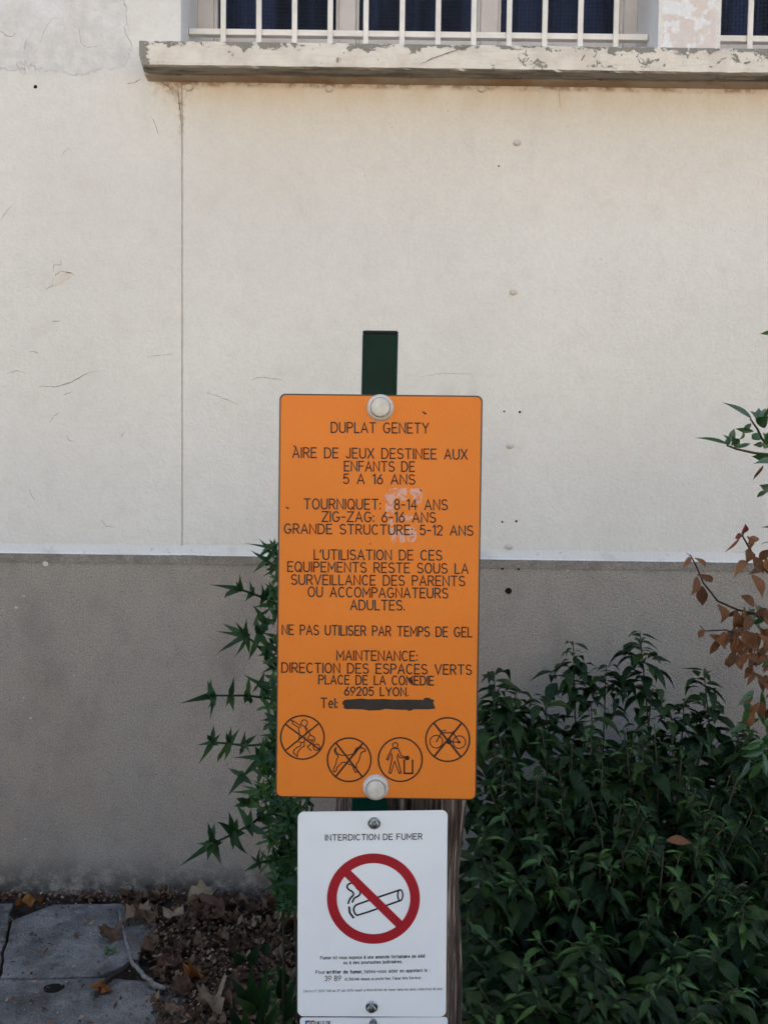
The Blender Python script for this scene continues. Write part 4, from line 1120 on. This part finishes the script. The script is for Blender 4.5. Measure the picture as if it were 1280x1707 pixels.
tag(build('twigs', b, M['stem'], sh, smooth=True), None, None, kind='stuff')

# --- half withered bush reaching in from the right edge
rz = lambda x, y: (1080 + x/2.943, 520 + y/2.943)
wb = thing('withered_bush', 'bush at the right edge with one green branch tip and drooping brown withered leaves', 'shrub', (P(1400, 1500, 2.1).x, 2.1, 0))
gl = bmesh.new(); bl = bmesh.new(); rl = bmesh.new(); rnd = random.Random(5)
def L2(bm_, a, b, wd, Y, curl=.1, fold=.3, prof=None):
    p = P(*rz(*a), Y); q = P(*rz(*b), Y + rnd.uniform(-.05, .05))
    br = bm_ is bl
    leaf(bm_, p, q, wd*(.86 if br else 1)/2.943*Y/F, (rnd.uniform(-.9, .9) if br else rnd.uniform(-.5, .5), -1, rnd.uniform(-.3, .7)), curl + (rnd.uniform(-.5, .6) if br else rnd.uniform(-.05, .1)), rnd.uniform(.1, 1.1) if br else fold, prof or (.2, .7, 1, .95, .7, .32, 0))
YG, YB = 1.95, 2.05
def twig(pts, Y0_, Y1_, r, mat=M['stem']):
    b = bmesh.new(); q = [P(*rz(*p), Y0_ + (Y1_-Y0_)*i/(len(pts)-1)) for i, p in enumerate(pts)]
    tube(b, q, [r*(1 - .6*i/(len(q)-1)) for i in range(len(q))], 7); build('branch', b, mat, wb, smooth=True)
twig([(900,780),(700,715),(589,700),(520,692),(430,672),(385,655)], 2.02, YG, .005)
twig([(900,800),(680,720),(589,660),(555,620),(535,575),(500,525)], 2.04, YG, .005)
twig([(760,900),(640,780),(580,735)], 2.05, YG, .004)
for a, b, wd in (((395,652),(225,618),22),((400,640),(362,600),34),((395,640),(422,572),34),((415,645),(455,655),46),((420,650),(412,605),40),((440,668),(502,645),24),((400,650),(380,625),30),((430,655),(440,620),28),
                 ((505,522),(360,443),30),((530,545),(497,485),40),((535,545),(542,470),40),((540,555),(592,510),62),((560,520),(610,430),44),((540,540),(575,470),36),((505,548),(460,600),30),((515,585),(425,572),26),((510,600),(550,630),40),((470,590),(440,630),20),
                 ((560,650),(512,653),30),((590,660),(550,645),34),((600,705),(505,708),40),((600,730),(515,745),34),((575,640),(560,590),36),((600,650),(580,590),40),((590,600),(620,560),40),((610,690),(640,650),40),((610,630),(660,600),44),
                 ((590,870),(543,848),46),((585,880),(530,910),26),((620,95),(545,108),22),((620,1050),(550,1056),14),((625,1130),(548,1142),14),((640,760),(600,800),40),((640,900),(600,930),40)):
    L2(gl, a, b, wd, YG)
L2(bl, (560,755), (512,826), 42, YG)
twig([(900,1560),(700,1520),(589,1500),(500,1475),(440,1462),(340,1418),(270,1330),(232,1240),(205,1192)], 2.12, YB, .0042, M['dark_stem'])
twig([(205,1195),(185,1182)], YB, YB, .0012, M['dark_stem'])
twig([(800,1420),(640,1330),(560,1250),(520,1205),(485,1140),(462,1100),(468,1080)], 2.12, YB, .0042, M['dark_stem'])
twig([(820,1650),(620,1600),(470,1590),(380,1560),(275,1565),(255,1540)], 2.14, YB, .003, M['dark_stem'])
for a, b, wd in (((205,1203),(165,1256),34),((228,1208),(272,1262),32),((240,1288),(316,1318),40),((240,1300),(208,1390),74),((262,1345),(266,1442),64),((338,1435),(350,1532),70),((425,1462),(425,1545),70),((455,1395),(520,1448),60),
                 ((482,1100),(468,1178),50),((490,1142),(542,1110),46),((482,1165),(478,1235),64),((480,1222),(416,1308),52),((512,1200),(566,1284),60),((545,1215),(592,1165),50),((530,1248),(490,1290),50),((505,1290),(560,1405),110),((575,1210),(605,1290),50),
                 ((275,1560),(245,1600),40),((300,1585),(362,1650),70),((470,1560),(520,1650),72),((560,1480),(600,1560),70),((500,1490),(470,1570),60),((440,1600),(420,1690),72),((540,1580),(580,1690),70),((380,1570),(330,1610),40),((340,1600),(300,1680),50),((520,1480),(580,1460),54),((590,1360),(630,1420),60)):
    L2(bl, a, b, wd, YB)
for i in range(105):
    x = rnd.uniform(395, 720); y = rnd.uniform(1430, 1960); a = rnd.uniform(20, 160)
    if x < 500 and y > 1700: continue
    L2(bl, (x, y), (x + 70*math.cos(R(a)), y + 80*math.sin(R(a))), rnd.uniform(28, 56), rnd.uniform(2.0, 2.35))
for a, b, wd in (((462,1088),(475,1038),42),((462,1098),(424,1108),34),((448,1110),(372,1180),18)): L2(rl, a, b, wd, YB)
for i in range(26):
    x = rnd.uniform(490, 720); y = rnd.uniform(1230, 1750); a = rnd.uniform(20, 170)
    L2(gl, (x, y), (x + 70*math.cos(R(a)), y + 70*math.sin(R(a))), rnd.uniform(24, 40), rnd.uniform(2.05, 2.3))
for i in range(46):          # long drooping green leaves lower down by the edge
    x = rnd.uniform(470, 760); y = rnd.uniform(1850, 2250); a = rnd.uniform(50, 175)
    L2(gl, (x, y), (x + 110*math.cos(R(a)), y + 110*math.sin(R(a))), rnd.uniform(24, 40), rnd.uniform(2.0, 2.4))
xb_ = P(1440, 1500, 2.15).x
for dx, zt_, yy in ((0, 1.75, 2.05), (.06, 1.3, 2.15), (-.03, 1.1, 2.12)):
    b = bmesh.new(); tube(b, [(xb_ + dx*.3, yy + .05, 0), (xb_ + dx, yy, .5), (xb_ + dx*.5, yy - .03, zt_)], [.014, .011, .005], 8); build('branch', b, M['dark_stem'], wb, smooth=True)
build('green_leaves', gl, M['fresh'], wb); build('withered_leaves', bl, M['brown'], wb); build('red_leaves', rl, M['red_leaf'], wb)

# --- low weed by the left foot of the signs
wd_ = thing('weed', 'low green weed with broad pointed leaves at the foot of the signpost', 'plant', tuple(G(455, 1700)))
fol = bmesh.new(); lig = bmesh.new(); rnd = random.Random(8)
z8 = lambda x, y: (x/2.46, 1380 + y/2.46)
for bx, by, tx, ty, wd in ((1030,740,938,600,44),(1040,740,1030,545,46),(1060,750,1105,560,44),(1050,760,960,690,40),(1075,760,1120,640,40),(1000,860,935,720,50),(1020,860,1000,730,46),(1060,860,1090,650,40),(960,880,880,790,46),(1150,700,1170,540,40),(1160,760,1225,600,44),(1170,800,1235,690,48),(1180,640,1130,560,36),(1100,820,1150,700,40),(990,560,955,500,40),(1030,560,1065,470,46),(1080,520,1110,465,40),(1140,860,1210,770,46),(1090,880,1060,770,44)):
    g = G(*z8(bx, by)); d_ = g.y*.93
    t = P(*z8(tx, ty), d_); b0 = P(*z8(bx, by), d_)
    leaf(fol, b0, t, wd/2.46*d_/F*1.1, (0, -.8, .7), .15, .3, prof=LANCE)
for i in range(170):
    x = rnd.gauss(1160, 45); y = rnd.uniform(570, 800); d_ = G(*z8(x, y)).y*.95
    p = P(*z8(x, y), d_); a = rnd.uniform(0, 6.28)
    leaf(lig, p, p + Vector((math.cos(a)*.016, math.sin(a)*.01, rnd.uniform(-.004, .016))), .007, (0, -.3, 1), .1, .2)
build('broad_leaves', fol, M['leaf'], wd_); build('young_leaves', lig, M['young'], wd_)

# ------------------------------------------------------------------ leaf litter
rnd = random.Random(21)
def dead_mesh(seed, lobes):
    r = random.Random(seed); b = bmesh.new()
    rings = []; nr, na = 5, 28
    cx_, cy_ = r.uniform(1.5, 3.5), r.uniform(-.6, .6)
    for j in range(nr+1):
        ring = []
        for k in range(na):
            a = 2*math.pi*k/na
            if lobes: rad = .5*(.62 + .38*abs(math.cos(a*2.5 + .3))**.7)*(1 + .14*math.sin(a*13+seed))
            else: rad = .5*(.55 + .45*abs(math.cos(a))**1.5)*(1 + .06*math.sin(a*9+seed))
            q = rad*j/nr
            x, y = q*math.cos(a), q*math.sin(a)
            z = cx_*.22*y*y*2 - .9*cy_*x*x + mnoise.noise((x*4+seed, y*4, 3))*.13 + .08*mnoise.noise((x*11, y*11+seed, 7))
            z += .16*(j/nr)**2*math.sin(a*3 + seed)
            ring.append((x, y, z))
        rings.append(ring)
    vs0 = b.verts.new(rings[0][0]); prev = None
    for j in range(1, nr+1):
        cur = [b.verts.new(p) for p in rings[j]]
        for k in range(na):
            k2 = (k+1) % na
            f = b.faces.new((vs0, cur[k], cur[k2])) if prev is None else b.faces.new((prev[k], cur[k], cur[k2], prev[k2]))
            f.smooth = True
        prev = cur
    me = bpy.data.meshes.new('dead_leaf'); b.to_mesh(me); b.free(); return me
DM = [dead_mesh(s, s % 2 == 0) for s in range(10)]
for me in DM: me.materials.append(M['dead'])
def dead(px, py, size, label, mi=None, mat=None, rot=None, tilt=.5, cat='leaf', group='dry leaves lying in the litter by the wall', lift=.012):
    me = DM[mi if mi is not None else rnd.randrange(len(DM))]
    o = bpy.data.objects.new('dead_leaf', me); C.objects.link(o)
    g = G(px, py, 0); o.location = (g.x, min(g.y, D - .05), lift + size*.12)
    o.rotation_euler = (rnd.uniform(-tilt, tilt), rnd.uniform(-tilt, tilt), rnd.uniform(0, 6.28) if rot is None else rot)
    if size > .08: size *= .8
    o.scale = (size, size*rnd.uniform(.6, 1), size*rnd.uniform(.8, 1.7))
    if mat is not None:
        o.material_slots[0].link = 'OBJECT'; o.material_slots[0].material = mat
    return tag(o, label, cat, group)
one = lambda x, y: z8(x, y)
dead(*one(122,335), .115, 'big orange brown leaf lying on the edge of the paving slab', 3, M['dead_orange'], .5, .25)
dead(*one(655,298), .12, 'pale grey tan leaf leaning on the wall foot beside the paving', 5, M['dead_pale'], .9, .7)
dead(*one(835,318), .15, 'large tan curled leaf standing up near the wall foot', 2, M['dead_pale'], .4, .6)
dead(*one(712,385), .11, 'tan arched leaf below the large standing one', 1, M['dead_pale'], 2.8, .4)
dead(*one(895,375), .15, 'large brown folded leaf in the middle of the litter', 4, None, 1.1, .7)
dead(*one(570,395), .14, 'brown leaf lying beside the upper end of the bleached stick', 0, None, .2, .4)
dead(*one(455,462), .10, 'tan holed leaf on the paving left of the bleached stick', 6, None, 2.0, .3)
dead(*one(1008,412), .055, 'small pale leaf lying alone among dark crumbs', 7, M['dead_pale'], .2, .3)
dead(*one(1052,408), .06, 'thin upright pale leaf sliver among dark crumbs', 9, M['dead_pale'], 1.5, .9)
dead(*one(1190,410), .16, 'big cream leaf lying against the left edge of the white sign', 8, M['dead_pale'], .5, .5)
dead(*one(1160,350), .13, 'broad tan leaf near the wall just left of the white sign', 2, None, 2.5, .4)
dead(*one(1150,550), .10, 'rolled tan leaf above the bright green weed', 5, M['dead_pale'], 1.0, .6)
dead(*one(618,530), .10, 'grey brown leaf right of where the two sticks cross', 4, None, .9, .5)
dead(*one(415,685), .065, 'small red brown leaf at the lower end of the dark stick', 3, M['dead_orange'], .4, .5)
dead(*one(455,525), .04, 'little green yellow leaf lying on the paving slab', 7, M['young'], .3, .3)
dead(*one(780,650), .08, 'orange tan leaf right of the bleached stick end', 6, M['dead_orange'], .9, .4)
dead(*one(870,745), .13, 'large tan leaf lying at the bottom beside the weed', 0, M['dead_pale'], 1.9, .4)
dead(*one(1000,560), .07, 'torn pale leaf just above the broad weed leaves', 9, M['dead_pale'], 1.2, .7)
def in_litter(px, py):
    z = (px*2.46, (py-1380)*2.46)
    lim = 545 + 60*math.sin(z[1]/60)
    if z[1] > 560: lim = 640
    return z[0] > lim
for i in range(250):
    for _ in range(20):
        px = rnd.uniform(200, 520); py = 1496 + (1740-1496)*rnd.random()**1.1
        if in_litter(px, py): break
    s = rnd.choice((.02, .025, .03, .035, .04, .05, .065)); 
    if py < 1540 and rnd.random() < .4: s = .09
    dead(px, py, s, 'dry brown leaf lying in the litter on the dark soil', tilt=.7, lift=rnd.uniform(0, .02))
for i in range(12):
    dead(rnd.uniform(5, 240), rnd.uniform(1493, 1502), rnd.uniform(.03, .05), 'dry brown leaf lying in the litter on the dark soil', tilt=.5, lift=.0)
# crumbs: too many to count
b = bmesh.new()
for i in range(9000):
    px = rnd.uniform(-20, 530); py = rnd.uniform(1488, 1760); ok = in_litter(px, py)
    if not ok and not (py < 1504) and rnd.random() > .05: continue
    g = G(px, py, 0); g.y = min(g.y, D - .03); g.z = rnd.uniform(.004, .02)
    s = rnd.uniform(.003, .013); a = rnd.uniform(0, 6.28); t = Vector((math.cos(a), math.sin(a), rnd.uniform(-.5, .5)))*s; u = Vector((-math.sin(a), math.cos(a), rnd.uniform(-.5, .8)))*s*.6
    q = [b.verts.new(g + t), b.verts.new(g + u), b.verts.new(g - t*rnd.uniform(.5, 1)), b.verts.new(g - u*rnd.uniform(.5, 1))]
    b.faces.new(q)
ncr = NT('leaf_crumbs'); cr_col = ncr.ramp(ncr.island(), [(0, (.03, .018, .012)), (.5, (.085, .045, .028)), (.8, (.15, .085, .05)), (1, (.30, .22, .15))])
tag(build('leaf_litter', b, ncr.out(cr_col, .85, None, .2)), 'crumbled dark brown leaf litter covering the soil', 'litter', kind='stuff')
# pale grit
b = bmesh.new()
for i in range(75):
    px = rnd.uniform(-10, 330); py = rnd.uniform(1500, 1700) if rnd.random() < .6 else rnd.uniform(1500, 1512)
    g = G(px, py, .008); s = rnd.uniform(.001, .0032)
    bmesh.ops.create_icosphere(b, subdivisions=1, radius=s, matrix=Matrix.Translation(g) @ Matrix.Scale(.6, 4, (0, 0, 1)))
tag(build('grit', b, M['pebble']), 'pale grit scattered over the paving slabs', 'grit', kind='stuff')
# two sticks
def stick(name, pts, r, mat, label, lift):
    b = bmesh.new(); q = []
    for i in range(len(pts)-1):
        for k in range(5):
            p = Vector(pts[i]).lerp(Vector(pts[i+1]), k/5); q.append(G(*z8(*p), lift) + Vector((mnoise.noise((p.x*.06, p.y*.06, 1))*.004, 0, mnoise.noise((p.x*.06, p.y*.06, 5))*.004)))
    q.append(G(*z8(*pts[-1]), lift))
    tube(b, q, [r[0] + (r[1]-r[0])*i/(len(q)-1) + mnoise.noise((i*.7, 2, 2))*.0012 for i in range(len(q))], 9)
    tag(build(name, b, mat, smooth=True, origin=q[0]), label, 'stick')
stick('stick', [(493,335),(500,400),(522,475),(545,555),(590,605),(640,645),(682,662)], (.0048, .0072), M['twig'], 'bleached grey stick lying over the paving edge', .026)
stick('stick', [(548,545),(500,585),(455,615),(420,645),(398,685)], (.0085, .0065), M['bark'], 'short dark stick crossing under the bleached one', .016)
# brown leaf caught in the shrub
p = P(1133, 1404, 1.95)
b = bmesh.new(); leaf(b, p - Vector((.035, 0, -.004)), p + Vector((.035, .01, -.008)), .024, (0, -.7, .7), .2, .5)
tag(build('dead_leaf', b, M['brown'], origin=p), 'red brown dead leaf caught on top of the dark green shrub', 'leaf')
